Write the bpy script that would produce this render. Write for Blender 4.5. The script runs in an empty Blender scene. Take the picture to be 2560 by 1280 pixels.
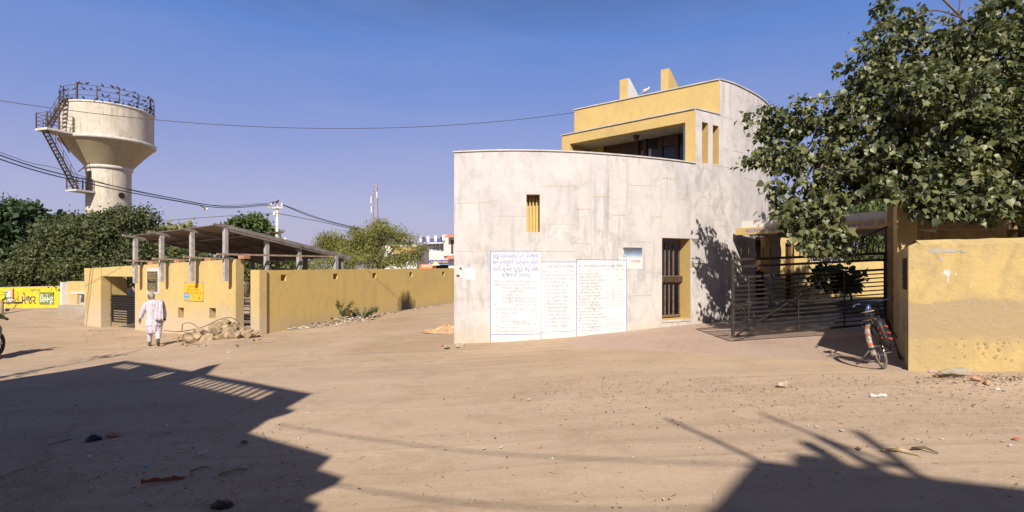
import bpy, math, random
import numpy as np
from mathutils import Vector, Matrix
random.seed(7); rng = np.random.default_rng(11)
D = bpy.data; scene = bpy.context.scene; COL = scene.collection
PI = math.pi
CAMZ = 1.6; F = 1280.0; HZ = 665.0

# ------------------------------------------------------------------ ground
GX = [-400, -60, -30, -17, -12.5, -10.4, -8, -5, -3, -1.4, -.5, 1.5, 2.8, 4.6, 8, 400]
GZ = [-.9, -.9, -.86, -.83, -.82, -.78, -.58, -.43, -.35, -.28, -.22, -.10, -.04, .04, .06, .06]
def gnd(x, y=10.0):
    w = .8
    z = sum(float(np.interp(x + k * w, GX, GZ)) for k in (-1, -.5, 0, .5, 1)) / 5
    # dirt banked up against the near right wall, and a worn bank on the left
    d = math.hypot((x - 7.2) / 1.1, (y - 7.0) / .35)
    if d < 2: z += .10 * math.exp(-d * d)
    d = math.hypot((x + 24.5) / 3.2, (y - 25.5) / 2.2)
    if d < 3: z += .30 * math.exp(-d * d)
    return z
def W(px, py, Y):
    return Vector(((px - 1280) / F * Y, Y, CAMZ + (HZ - py) / F * Y))
def gp(px, py):
    Y = 8.0
    for _ in range(40):
        Y = .5 * Y + .5 * (CAMZ - gnd((px - 1280) / F * Y, Y)) * F / max(1, py - HZ)
    x = (px - 1280) / F * Y
    return Vector((x, Y, gnd(x, Y)))

# ------------------------------------------------------------------ materials
MATS = {}
def newmat(name):
    m = D.materials.new(name); m.use_nodes = True
    nt = m.node_tree; b = nt.nodes['Principled BSDF']
    MATS[name] = m
    return m, nt, b
def N(nt, t, **kw):
    n = nt.nodes.new(t)
    for k, v in kw.items():
        if k in n.inputs: n.inputs[k].default_value = v
        else: setattr(n, k, v)
    return n
def L(nt, a, b): nt.links.new(a, b)
def ramp(nt, fac, stops):
    r = nt.nodes.new('ShaderNodeValToRGB')
    el = r.color_ramp.elements
    while len(el) < len(stops): el.new(.5)
    for e, (p, c) in zip(el, stops):
        e.position = p; e.color = (c[0], c[1], c[2], 1) if not isinstance(c, (int, float)) else (c, c, c, 1)
    L(nt, fac, r.inputs[0]); return r.outputs[0]
def mix(nt, fac, a, b, mode='MIX'):
    m = nt.nodes.new('ShaderNodeMix'); m.data_type = 'RGBA'; m.blend_type = mode
    if isinstance(fac, (int, float)): m.inputs[0].default_value = fac
    else: L(nt, fac, m.inputs[0])
    for i, v in ((6, a), (7, b)):
        if isinstance(v, tuple): m.inputs[i].default_value = (v[0], v[1], v[2], 1)
        else: L(nt, v, m.inputs[i])
    return m.outputs[2]
def math_(nt, op, a, b=None):
    m = nt.nodes.new('ShaderNodeMath'); m.operation = op
    for i, v in ((0, a), (1, b)):
        if v is None: continue
        if isinstance(v, (int, float)): m.inputs[i].default_value = v
        else: L(nt, v, m.inputs[i])
    return m.outputs[0]
def pos(nt, scale=(1, 1, 1)):
    g = nt.nodes.new('ShaderNodeNewGeometry')
    mp = nt.nodes.new('ShaderNodeMapping'); mp.inputs['Scale'].default_value = scale
    L(nt, g.outputs['Position'], mp.inputs[0]); return mp.outputs[0]
def noise(nt, vec, scale, detail=4, rough=.6, dist=0):
    n = N(nt, 'ShaderNodeTexNoise', Scale=scale, Detail=detail, Roughness=rough, Distortion=dist)
    L(nt, vec, n.inputs['Vector']); return n.outputs['Fac']
def bump(nt, b, h, strength=.3, dist=.01):
    n = N(nt, 'ShaderNodeBump', Strength=strength, Distance=dist)
    L(nt, h, n.inputs['Height']); L(nt, n.outputs[0], b.inputs['Normal'])
def flat(name, c, rough=.7, metal=0, var=.12, scale=6):
    if name in MATS: return MATS[name]
    m, nt, b = newmat(name)
    f = noise(nt, pos(nt), scale, 5)
    c2 = tuple(max(0, x * (1 - 2.2 * var)) for x in c); c1 = tuple(min(1, x * (1 + var)) for x in c)
    L(nt, ramp(nt, f, [(.3, c2), (.7, c1)]), b.inputs['Base Color'])
    b.inputs['Roughness'].default_value = rough; b.inputs['Metallic'].default_value = metal
    return m
KA = .80
def plaster(name, c, stain, dirt, dirt_h=(-.6, .5), blotch=.5, streak=.5, grain=.25, dirt_amt=.7, rough=.9, band=None, mott=0.):
    """painted render: blotches, vertical rain streaks, splash dirt near the ground"""
    c, stain, dirt = [tuple(x * KA for x in q) for q in (c, stain, dirt)]
    m, nt, b = newmat(name)
    P = pos(nt)
    big = noise(nt, P, .9, 6, .65, .4)
    col = mix(nt, ramp(nt, big, [(.46, 0.0), (.62, blotch)]), c, stain)
    st = noise(nt, pos(nt, (3.2, 3.2, .28)), 1.6, 6, .68)
    st2 = noise(nt, P, .55, 3, .5)
    f = math_(nt, 'MULTIPLY', ramp(nt, st, [(.50, 0.0), (.66, 1.0)]), ramp(nt, st2, [(.42, 0.0), (.6, streak)]))
    col = mix(nt, f, col, tuple(x * .74 for x in stain))
    if mott:
        mo = noise(nt, pos(nt, (1.6, 1.6, 1.0)), 1.9, 8, .74, .8)
        mo2 = noise(nt, P, .42, 3, .5)
        f = math_(nt, 'MULTIPLY', ramp(nt, mo, [(.47, 0.0), (.66, 1.0)]), ramp(nt, mo2, [(.36, .25), (.62, mott)]))
        col = mix(nt, f, col, tuple(x * .66 for x in stain))
    if band:
        sz = nt.nodes.new('ShaderNodeSeparateXYZ'); L(nt, P, sz.inputs[0])
        zz = math_(nt, 'ADD', sz.outputs['Z'], math_(nt, 'MULTIPLY', math_(nt, 'SUBTRACT', noise(nt, pos(nt, (1, 1, .5)), 1.1, 6, .6), .5), .45))
        mr0 = N(nt, 'ShaderNodeMapRange'); L(nt, zz, mr0.inputs[0]); mr0.inputs[1].default_value = band[0]; mr0.inputs[2].default_value = band[1]
        col = mix(nt, ramp(nt, mr0.outputs[0], [(0, 0.0), (.2, band[3]), (.72, band[3]), (.92, band[3] * 1.1), (1, 0.0)]), col, band[2])
    fine = noise(nt, P, 26, 4, .7)
    col = mix(nt, ramp(nt, fine, [(.25, .28), (.6, 0.0)]), col, tuple(x * .72 for x in c))
    sp = N(nt, 'ShaderNodeTexVoronoi', Scale=3.1); L(nt, P, sp.inputs['Vector'])
    col = mix(nt, ramp(nt, sp.outputs['Distance'], [(.035, .65), (.06, 0.0)]), col, tuple(x * .5 for x in stain))
    sep = nt.nodes.new('ShaderNodeSeparateXYZ'); L(nt, P, sep.inputs[0])
    wob = math_(nt, 'ADD', sep.outputs['Z'], math_(nt, 'MULTIPLY', noise(nt, P, 1.3, 5), -1.1))
    mr = N(nt, 'ShaderNodeMapRange'); L(nt, wob, mr.inputs[0])
    mr.inputs[1].default_value = dirt_h[1] - .55; mr.inputs[2].default_value = dirt_h[0] - .55
    mr.inputs[3].default_value = 0; mr.inputs[4].default_value = dirt_amt
    col = mix(nt, mr.outputs[0], col, dirt)
    L(nt, col, b.inputs['Base Color']); b.inputs['Roughness'].default_value = rough
    h = math_(nt, 'ADD', noise(nt, P, 9, 6, .65), math_(nt, 'MULTIPLY', noise(nt, P, 60, 3), .35))
    bump(nt, b, h, grain, .02)
    return m
plaster('yellow_plaster', (.70, .505, .20), (.58, .45, .225), (.60, .48, .33), (-.35, .40), .75, .5, .5, .9, mott=.35)
plaster('yellow_lane', (.71, .505, .175), (.61, .46, .19), (.55, .43, .26), (-.50, .05), .7, .5, .35, mott=.35)
plaster('yellow_near', (.62, .455, .19), (.50, .38, .19), (.50, .38, .19), (.02, .35), 1.0, .5, .9, .6, band=(.50, 1.12, (.33, .25, .15), .85), mott=.6)
plaster('yellow_upper', (.71, .505, .195), (.62, .45, .18), (.6, .4, .2), (-5, -4), .6, .3, .3, mott=.3)
plaster('white_plaster', (.705, .655, .635), (.525, .505, .515), (.60, .48, .34), (-.35, .45), .65, .8, .45, .75, mott=.8)
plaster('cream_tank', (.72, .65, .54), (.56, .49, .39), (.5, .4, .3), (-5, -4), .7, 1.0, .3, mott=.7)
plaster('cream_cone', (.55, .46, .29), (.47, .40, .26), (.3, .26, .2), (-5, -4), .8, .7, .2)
plaster('grey_concrete', (.46, .43, .39), (.35, .32, .29), (.4, .3, .2), (-.5, 0), .6, .6, .4)
plaster('white_far', (.80, .77, .74), (.70, .68, .68), (.6, .5, .4), (-5, -4), .4, .4, .2)
plaster('beige_far', (.62, .50, .34), (.5, .4, .28), (.5, .4, .3), (-.9, -.4), .5, .5, .3)
plaster('board_paint', (.88, .87, .82), (.80, .77, .70), (.72, .62, .50), (-.45, .05), .7, .5, .3, .6, mott=.18)
flat('coping_white', (.52, .49, .455), .7, 0, .12, 4)
flat('joint', (.50, .42, .31), .8, 0, .1)
flat('blue_ink', (.14, .19, .50), .6, 0, .2, 40)
flat('blue_ink_light', (.16, .19, .46), .6, 0, .25, 40)
flat('black_metal', (.025, .022, .02), .55, .3, .3, 12)
flat('gate_metal', (.040, .030, .024), .6, .2, .4, 9)
flat('rust_metal', (.10, .065, .045), .65, .3, .3, 14)
flat('brown_metal', (.21, .14, .085), .6, .1, .2, 14)
flat('tower_metal', (.11, .075, .065), .6, .2, .25, 4)
flat('wood_dark', (.085, .04, .022), .5, 0, .25, 9)
flat('wood_pole', (.42, .31, .22), .8, 0, .25, 9)
flat('glass_dark', (.03, .035, .04), .12, 0, .1)
flat('curtain', (.66, .6, .5), .9, 0, .1)
flat('brick', (.42, .23, .14), .9, 0, .25, 14)
flat('asbestos', (.25, .215, .19), .85, 0, .2, 3)
flat('sign_yellow', (.68, .43, .02), .5, 0, .05)
flat('sign_red', (.55, .10, .03), .6, 0, .1)
flat('sign_blue', (.08, .25, .60), .5, 0, .05)
flat('ad_yellow', (.66, .48, .02), .6, 0, .08, 3)
flat('ad_navy', (.02, .02, .12), .6, 0, .1)
flat('ad_green', (.14, .20, .05), .6, 0, .1)
flat('ad_grey', (.45, .43, .45), .6, 0, .2)
flat('white_paint', (.68, .67, .66), .6, 0, .06)
flat('plaque_black', (.02, .022, .02), .18, 0, .2)
flat('gold', (.55, .42, .2), .5, 0, .1)
flat('stone', (.36, .265, .165), .9, 0, .34, 5)
flat('stone_pale', (.40, .345, .265), .9, 0, .25, 7)
flat('bark', (.16, .115, .08), .9, 0, .3, 9)
flat('wire', (.05, .045, .05), .6)
flat('wire_dark', (.03, .03, .03), .6)
flat('post_grey', (.42, .385, .37), .85, 0, .2, 5)
flat('pigeon', (.055, .055, .07), .7, 0, .4, 30)
flat('pale_concrete', (.58, .55, .50), .85, 0, .15, 5)
flat('porcelain', (.8, .76, .7), .3, 0, .05)
flat('steel_mast', (.42, .30, .30), .6, 0, .2)
flat('shop_blue', (.04, .07, .35), .6); flat('shop_sky', (.25, .45, .75), .6)
flat('orange', (.75, .20, .05), .6); flat('terracotta', (.50, .22, .15), .8)
flat('canvas', (.72, .60, .42), .8); flat('dark_inside', (.02, .017, .014), .9)  # dark_inside: near-black colour standing in for unlit interiors behind openings
flat('blue_item', (.07, .06, .35), .6)
flat('skin', (.16, .085, .055), .55, 0, .1, 20)
flat('mud', (.33, .25, .12), .9)
flat('ochre_painted_shade', (.23, .155, .07), .9, 0, .2, 3)  # house yellow darkened so the colour itself carries the tree's shade
flat('hair_grey', (.30, .29, .28), .8, 0, .2, 60)
flat('shoe', (.12, .09, .065), .7, 0, .2, 20)
flat('green_cloth', (.10, .17, .03), .85); flat('jeans', (.20, .25, .32), .85)
flat('rubber', (.03, .028, .026), .8, 0, .2, 20)
flat('dusty_rubber', (.17, .15, .12), .9, 0, .25, 20)
flat('chrome', (.5, .5, .5), .3, .9, .1)
flat('bike_blue', (.12, .16, .30), .35, .6, .2)
flat('guard_paint', (.42, .35, .29), .5, 0, .35, 26)
flat('guard_orange', (.30, .11, .05), .5, 0, .2, 26)
flat('bag_black', (.012, .012, .013), .6, 0, .2)
flat('bag_red', (.55, .04, .03), .6, 0, .1)
flat('red_item', (.26, .07, .035), .7); flat('paper', (.56, .53, .51), .8, 0, .15, 12)
flat('plastic_black', (.02, .02, .022), .4); flat('pink_item', (.55, .30, .32), .7)
flat('sky_item', (.20, .40, .60), .6); flat('straw', (.46, .33, .17), .85, 0, .25, 20)
flat('pole_wood', (.30, .22, .15), .85)

def cloth():
    m, nt, b = newmat('white_cloth')
    P = pos(nt)
    f = noise(nt, P, 14, 4)
    L(nt, ramp(nt, f, [(.3, (.50, .44, .50)), (.7, (.63, .57, .64))]), b.inputs['Base Color'])
    b.inputs['Roughness'].default_value = .9
    h = noise(nt, pos(nt, (14, 14, 2.5)), 1.4, 4, .6, 1.2)
    bump(nt, b, h, .9, .05)
cloth()

def foliage(name, dark, light, dry=None, rough=.55, trans=.25, spec=.4):
    m, nt, b = newmat(name)
    g = nt.nodes.new('ShaderNodeNewGeometry')
    P = pos(nt)
    cl = noise(nt, P, .8, 3)
    r = math_(nt, 'ADD', math_(nt, 'MULTIPLY', g.outputs['Random Per Island'], .65), math_(nt, 'MULTIPLY', cl, .35))
    st = [(.15, dark), (.75, light)]
    if dry: st.append((.93, dry))
    col = ramp(nt, r, st)
    L(nt, col, b.inputs['Base Color'])
    b.inputs['Roughness'].default_value = rough
    b.inputs['Specular IOR Level'].default_value = spec
    t = nt.nodes.new('ShaderNodeBsdfTranslucent')
    tc = mix(nt, 1.0, col, (1.0, 1.25, .45), 'MULTIPLY'); L(nt, tc, t.inputs[0])
    ms = nt.nodes.new('ShaderNodeMixShader'); ms.inputs[0].default_value = trans
    L(nt, b.outputs[0], ms.inputs[1]); L(nt, t.outputs[0], ms.inputs[2])
    L(nt, ms.outputs[0], nt.nodes['Material Output'].inputs[0])
foliage('peepal_leaf', (.016, .032, .010), (.165, .172, .070), (.36, .34, .18), .45, .22, .45)
foliage('dark_leaf', (.014, .034, .014), (.06, .095, .035), (.11, .12, .04), .6, .2)
foliage('bush_leaf', (.028, .046, .016), (.120, .130, .048), (.20, .18, .07), .65, .25)
foliage('lush_leaf', (.035, .065, .018), (.13, .17, .05), (.2, .2, .06), .6, .3)
foliage('dry_leaf', (.13, .145, .040), (.30, .29, .085), (.40, .32, .12), .7, .35)
foliage('weed_leaf', (.05, .07, .03), (.13, .16, .07), (.25, .2, .1), .7, .25)

def ground_mat():
    m, nt, b = newmat('dusty_earth')
    P = pos(nt)
    big = noise(nt, P, .16, 5, .6, .8)
    col = mix(nt, ramp(nt, big, [(.36, 0.0), (.64, 1.0)]), (.480, .356, .252), (.385, .275, .180))
    # a paler, beaten carriageway between looser, browner verges
    sep = nt.nodes.new('ShaderNodeSeparateXYZ'); L(nt, P, sep.inputs[0])
    yy = math_(nt, 'ADD', sep.outputs['Y'], math_(nt, 'MULTIPLY', noise(nt, P, .35, 4), 3.0))
    yy = math_(nt, 'ADD', yy, math_(nt, 'MULTIPLY', sep.outputs['X'], .30))
    mr = N(nt, 'ShaderNodeMapRange'); L(nt, yy, mr.inputs[0]); mr.inputs[1].default_value = 0; mr.inputs[2].default_value = 20
    col = mix(nt, ramp(nt, mr.outputs[0], [(.0, .0), (.22, .0), (.30, .5), (.48, .5), (.57, 0.0), (1, 0.0)]), col, (.450, .348, .270))
    # tyre sweeps: long soft bands bending with the road
    for (sy, sc, lo, hi, amt, c) in ((1.5, .9, .50, .66, .42, (.320, .240, .178)), (3.4, .8, .54, .68, .45, (.50, .390, .285)), (7.0, .9, .55, .70, .35, (.290, .212, .150))):
        mp = nt.nodes.new('ShaderNodeMapping'); g = nt.nodes.new('ShaderNodeNewGeometry'); L(nt, g.outputs['Position'], mp.inputs[0])
        mp.inputs['Rotation'].default_value = (0, 0, .10 if sy != 3.4 else .22); mp.inputs['Scale'].default_value = (.11, sy, 1)
        st = noise(nt, mp.outputs[0], sc, 4, .55, .5)
        col = mix(nt, ramp(nt, st, [(lo, 0.0), (hi, amt)]), col, c); last = st
    pt = noise(nt, P, 1.1, 8, .72, .6)
    col = mix(nt, ramp(nt, pt, [(.50, 0.0), (.68, .5)]), col, (.300, .215, .145))
    pt2 = noise(nt, P, 3.3, 6, .7, .3)
    col = mix(nt, ramp(nt, pt2, [(.54, 0.0), (.70, .4)]), col, (.50, .40, .31))
    gr = noise(nt, P, 38, 4, .75)
    col = mix(nt, ramp(nt, gr, [(.30, .35), (.50, 0.0)]), col, (.22, .165, .12))
    col = mix(nt, ramp(nt, gr, [(.62, 0.0), (.80, .35)]), col, (.58, .49, .40))
    v = N(nt, 'ShaderNodeTexVoronoi', Scale=11.0); L(nt, P, v.inputs['Vector'])
    sel = math_(nt, 'MULTIPLY', ramp(nt, v.outputs['Distance'], [(.05, .9), (.10, 0.0)]), ramp(nt, noise(nt, P, .9, 3), [(.5, 0.0), (.60, .9)]))
    col = mix(nt, sel, col, (.19, .145, .105))
    L(nt, col, b.inputs['Base Color']); b.inputs['Roughness'].default_value = .97
    b.inputs['Specular IOR Level'].default_value = .1
    # trampled: clods and prints in patches, smooth dust elsewhere
    rough = ramp(nt, noise(nt, P, .5, 4, .6), [(.42, .12), (.62, 1.0)])
    h = math_(nt, 'MULTIPLY', noise(nt, P, 6, 7, .68), rough)
    h = math_(nt, 'ADD', h, math_(nt, 'MULTIPLY', noise(nt, P, 55, 3, .7), .10))
    h = math_(nt, 'ADD', h, math_(nt, 'MULTIPLY', last, .25))
    bump(nt, b, h, .55, .035)
ground_mat()
def paving_mat():
    m, nt, b = newmat('tile_paving')
    mp = nt.nodes.new('ShaderNodeMapping'); g = nt.nodes.new('ShaderNodeNewGeometry')
    mp.inputs['Rotation'].default_value = (0, 0, .42); L(nt, g.outputs['Position'], mp.inputs[0])
    br = N(nt, 'ShaderNodeTexBrick', Scale=1.0)
    br.inputs['Brick Width'].default_value = .26; br.inputs['Row Height'].default_value = .26
    br.inputs['Mortar Size'].default_value = .006; br.offset = 0
    br.inputs['Color1'].default_value = (0.437, 0.315, 0.252, 1); br.inputs['Color2'].default_value = (0.395, 0.281, 0.223, 1)
    br.inputs['Mortar'].default_value = (0.277, 0.193, 0.151, 1)
    L(nt, mp.outputs[0], br.inputs['Vector'])
    mp2 = nt.nodes.new('ShaderNodeMapping'); mp2.inputs['Rotation'].default_value = (0, 0, .42); L(nt, g.outputs['Position'], mp2.inputs[0])
    w = nt.nodes.new('ShaderNodeTexBrick')
    w.inputs['Scale'].default_value = 1; w.inputs['Brick Width'].default_value = .085; w.inputs['Row Height'].default_value = .04
    w.inputs['Mortar Size'].default_value = .007; L(nt, mp2.outputs[0], w.inputs['Vector'])
    P = pos(nt)
    col = mix(nt, math_(nt, 'MULTIPLY', w.outputs['Fac'], .55), br.outputs['Color'], (0.277, 0.193, 0.151))
    d = ramp(nt, noise(nt, P, .8, 6, .65), [(.34, .10), (.66, .80)])
    col = mix(nt, d, col, (.43, .325, .262))
    L(nt, col, b.inputs['Base Color']); b.inputs['Roughness'].default_value = .9
    b.inputs['Specular IOR Level'].default_value = .2
    bump(nt, b, math_(nt, 'ADD', math_(nt, 'MULTIPLY', w.outputs['Fac'], -.5), noise(nt, P, 30, 4)), .3, .012)
paving_mat()
M = MATS

# ------------------------------------------------------------------ mesh builder
class MB:
    def __init__(s): s.v = []; s.f = []; s.mi = []; s.sm = []
    def add(s, vs, fs, mi=0, smooth=False):
        o = len(s.v); s.v.extend([tuple(v) for v in vs])
        s.f.extend([tuple(i + o for i in f) for f in fs]); s.mi.extend([mi] * len(fs)); s.sm.extend([smooth] * len(fs))
    def box(s, c, size, rz=0, mi=0, rx=0, ry=0):
        R = Matrix.Rotation(rz, 3, 'Z') @ Matrix.Rotation(ry, 3, 'Y') @ Matrix.Rotation(rx, 3, 'X')
        c = Vector(c); h = [x / 2 for x in size]
        vs = [c + R @ Vector((sx * h[0], sy * h[1], sz * h[2])) for sz in (-1, 1) for sy in (-1, 1) for sx in (-1, 1)]
        s.add(vs, [(0, 2, 3, 1), (4, 5, 7, 6), (0, 1, 5, 4), (2, 6, 7, 3), (0, 4, 6, 2), (1, 3, 7, 5)], mi)
    def prism(s, poly, z0, z1, mi=0):
        n = len(poly)
        zz0 = z0 if isinstance(z0, (list, tuple)) else [z0] * n
        zz1 = z1 if isinstance(z1, (list, tuple)) else [z1] * n
        vs = [(p[0], p[1], zz0[i]) for i, p in enumerate(poly)] + [(p[0], p[1], zz1[i]) for i, p in enumerate(poly)]
        fs = [tuple(range(n - 1, -1, -1)), tuple(range(n, 2 * n))] + [(i, (i + 1) % n, n + (i + 1) % n, n + i) for i in range(n)]
        s.add(vs, fs, mi)
    def bar(s, a, b, w, h=None, mi=0, up=(0, 0, 1)):
        a = Vector(a); b = Vector(b); h = h or w; d = (b - a).normalized(); u = Vector(up)
        if abs(d.dot(u)) > .98: u = Vector((1, 0, 0))
        x = d.cross(u).normalized(); y = x.cross(d).normalized()
        vs = [p + x * sx * w / 2 + y * sy * h / 2 for p in (a, b) for sx, sy in ((-1, -1), (1, -1), (1, 1), (-1, 1))]
        s.add(vs, [(3, 2, 1, 0), (4, 5, 6, 7), (0, 1, 5, 4), (1, 2, 6, 5), (2, 3, 7, 6), (3, 0, 4, 7)], mi)
    def tube(s, pts, r, n=6, mi=0, smooth=True, sq=None):
        pts = [Vector(p) for p in pts]; m = len(pts)
        rr = r if isinstance(r, (list, tuple)) else [r] * m
        vs = []; ref = None
        for i, p in enumerate(pts):
            t = (pts[min(i + 1, m - 1)] - pts[max(i - 1, 0)])
            t = t.normalized() if t.length > 1e-9 else Vector((0, 0, 1))
            if ref is None:
                ref = Vector((1, 0, 0)) if abs(t.x) < .8 else Vector((0, 1, 0))
            x = (ref - t * ref.dot(t)).normalized(); y = t.cross(x); ref = x
            q = rr[i]
            for k in range(n):
                a = 2 * PI * k / n
                ra, rb = (q if not isinstance(q, tuple) else q[0]), (q if not isinstance(q, tuple) else q[1])
                vs.append(p + x * math.cos(a) * ra + y * math.sin(a) * rb)
        fs = [(i * n + k, i * n + (k + 1) % n, (i + 1) * n + (k + 1) % n, (i + 1) * n + k) for i in range(m - 1) for k in range(n)]
        fs += [tuple(range(n - 1, -1, -1)), tuple((m - 1) * n + k for k in range(n))]
        s.add(vs, fs, mi, smooth)
    def lathe(s, prof, n=48, c=(0, 0), mi=0, smooth=True):
        vs = []; m = len(prof)
        for r, z in prof:
            for k in range(n):
                a = 2 * PI * k / n; vs.append((c[0] + r * math.cos(a), c[1] + r * math.sin(a), z))
        fs = [(i * n + k, i * n + (k + 1) % n, (i + 1) * n + (k + 1) % n, (i + 1) * n + k) for i in range(m - 1) for k in range(n)]
        s.add(vs, fs, mi, smooth)
    def ball(s, c, r, n=10, m=7, mi=0, R=None):
        c = Vector(c); rx, ry, rz = r if isinstance(r, (tuple, list)) else (r, r, r)
        vs = []
        for i in range(m + 1):
            th = PI * i / m
            for k in range(n):
                a = 2 * PI * k / n
                v = Vector((rx * math.sin(th) * math.cos(a), ry * math.sin(th) * math.sin(a), rz * math.cos(th)))
                if R: v = R @ v
                vs.append(c + v)
        fs = [(i * n + k, (i + 1) * n + k, (i + 1) * n + (k + 1) % n, i * n + (k + 1) % n) for i in range(m) for k in range(n)]
        s.add(vs, fs, mi, True)
    def build(s, name, mats, parent=None, origin=None):
        me = D.meshes.new(name)
        o = origin_of(parent) if parent is not None else Vector(origin or (0, 0, 0))
        me.from_pydata([(v[0] - o.x, v[1] - o.y, v[2] - o.z) for v in s.v], [], s.f)
        for mt in (mats if isinstance(mats, (list, tuple)) else [mats]): me.materials.append(M[mt] if isinstance(mt, str) else mt)
        me.polygons.foreach_set('material_index', s.mi); me.polygons.foreach_set('use_smooth', s.sm)
        me.validate(); me.update()
        ob = D.objects.new(name, me); COL.objects.link(ob)
        if parent is not None: ob.parent = parent
        else: ob.location = o
        return ob
class ML(MB):
    """every piece added becomes an object of its own"""
    def __init__(s): s.l = []
    def add(s, vs, fs, mi=0, smooth=False):
        m = MB(); m.add(vs, fs, mi, smooth); s.l.append(m)
    def build(s, name, mats, parent=None, origin=None):
        o = None
        for m in s.l: o = m.build(name, mats, parent, origin)
        return o
def origin_of(o):
    p = Vector(o.location)
    while o.parent is not None: o = o.parent; p += Vector(o.location)
    return p
def tag(o, label=None, cat=None, group=None, kind=None):
    if label: o['label'] = label
    if cat: o['category'] = cat
    if group: o['group'] = group
    if kind: o['kind'] = kind
    return o
def thing(name, label, cat, loc=(0, 0, 0), group=None):
    o = D.objects.new(name, None); o.empty_display_size = .2; COL.objects.link(o); o.location = loc
    return tag(o, label, cat, group)
def dup(root, loc, rz=0, label=None, scale=None):
    r = root.copy(); COL.objects.link(r); r.location = loc; r.rotation_euler = (0, 0, rz)
    if label: r['label'] = label
    if scale: r.scale = scale
    for ch in root.children:
        c = ch.copy(); COL.objects.link(c); c.parent = r
        for g in ch.children:
            d = g.copy(); COL.objects.link(d); d.parent = c
    return r

def catmull(P, n=8):
    P = [Vector(p) for p in P]; Q = [P[0] * 2 - P[1]] + P + [P[-1] * 2 - P[-2]]; out = []
    for i in range(1, len(Q) - 2):
        a, b, c, d = Q[i - 1:i + 3]
        for k in range(n):
            t = k / n
            out.append(.5 * ((2 * b) + (c - a) * t + (2 * a - 5 * b + 4 * c - d) * t * t + (3 * b - a - 3 * c + d) * t ** 3))
    out.append(P[-1]); return out

class Wall:
    """a wall along a plan polyline, left to right as seen from the road"""
    def __init__(s, pts, smooth=0):
        s.p = [Vector((p[0], p[1], 0)) for p in (catmull([(*q, 0) for q in pts], smooth) if smooth else pts)]
        s.s = [0]
        for a, b in zip(s.p, s.p[1:]): s.s.append(s.s[-1] + (b - a).length)
        s.len = s.s[-1]
    def at(s, q, z=0, off=0):
        q2 = min(max(q, 0), s.len)
        i = max(0, min(len(s.p) - 2, int(np.searchsorted(s.s, q2)) - 1))
        t = (s.p[i + 1] - s.p[i]).normalized(); nrm = Vector((t.y, -t.x, 0))
        return s.p[i] + t * (q - s.s[i]) + nrm * off + Vector((0, 0, z))
    def smoothn(s, q):
        a = s.at(max(0, q - .05)); b = s.at(min(s.len, q + .05)); t = (b - a).normalized(); return t, Vector((t.y, -t.x, 0))
    def px(s, px, off=0):
        U = (px - 1280) / F; lo, hi = 0., s.len
        for _ in range(50):
            m = (lo + hi) / 2; p = s.at(m, 0, off)
            if p.x / p.y < U: lo = m
            else: hi = m
        return lo
    def zpx(s, px, py):
        p = s.at(s.px(px)); return CAMZ + (HZ - py) / F * p.y
    def mesh(s, mb, q0, q1, z0, z1, th, holes=(), mi=0, mih=1, step=None):
        qs = {q0, q1}; zs = {z0, z1} if not callable(z1) else {z0, 99}
        for q in s.s:
            if q0 < q < q1: qs.add(q)
        for h in holes: qs.update(h[:2]); zs.update(h[2:4])
        qs = sorted(q for q in qs if q0 - 1e-6 <= q <= q1 + 1e-6); zs = sorted(zs)
        # drop near-duplicate curve stations
        hq = {round(v, 6) for h in holes for v in h[:2]} | {round(q0, 6), round(q1, 6)}
        qq = []
        for q in qs:
            if qq and q - qq[-1] < .004:
                if round(q, 6) in hq: qq[-1] = q
                continue
            qq.append(q)
        qs = qq
        top = lambda q, z: z1(q) if (callable(z1) and z == 99) else z
        solid = {}
        for i in range(len(qs) - 1):
            for j in range(len(zs) - 1):
                qm = (qs[i] + qs[i + 1]) / 2; zm = (zs[j] + zs[j + 1]) / 2
                if zs[j + 1] == 99: zm = zs[j] + .001
                solid[i, j] = not any(h[0] < qm < h[1] and h[2] < zm < h[3] for h in holes)
        def P(i, j, back):
            return s.at(qs[i], top(qs[i], zs[j]), -th if back else 0)
        idx = {}
        def V(i, j, b):
            k = (i, j, b)
            if k not in idx: idx[k] = len(mb.v); mb.v.append(tuple(P(i, j, b)))
            return idx[k]
        def fc(t, m): mb.f.append(t); mb.mi.append(m); mb.sm.append(False)
        for (i, j), sol in solid.items():
            if not sol: continue
            fc((V(i, j, 0), V(i + 1, j, 0), V(i + 1, j + 1, 0), V(i, j + 1, 0)), mi)
            fc((V(i + 1, j, 1), V(i, j, 1), V(i, j + 1, 1), V(i + 1, j + 1, 1)), mi)
            edge = ((-1, 0, (i, j), (i, j + 1)), (1, 0, (i + 1, j + 1), (i + 1, j)), (0, 1, (i, j + 1), (i + 1, j + 1)), (0, -1, (i + 1, j), (i, j)))
            for di, dj, a, b in edge:
                nb = solid.get((i + di, j + dj))
                if nb: continue
                m = mi if nb is None else mih
                fc((V(*a, 0), V(*b, 0), V(*b, 1), V(*a, 1)), m)
    def strip(s, mb, q0, q1, z0, z1, o0, o1, mi=0, dz=0):
        """solid band fixed to the wall face between two offsets; dz tilts it along its length"""
        qs = [q0] + [q for q in s.s if q0 + .004 < q < q1 - .004] + [q1]
        vs = []
        for q in qs:
            k = dz * (q - q0) / max(1e-6, q1 - q0)
            for o, z in ((o0, z0), (o1, z0), (o1, z1), (o0, z1)): vs.append(s.at(q, z + k, o))
        n = len(qs)
        fs = [(i * 4 + k, i * 4 + (k + 1) % 4, i * 4 + 4 + (k + 1) % 4, i * 4 + 4 + k) for i in range(n - 1) for k in range(4)]
        fs += [(3, 2, 1, 0), tuple((n - 1) * 4 + k for k in range(4))]
        mb.add(vs, fs, mi)

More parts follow.
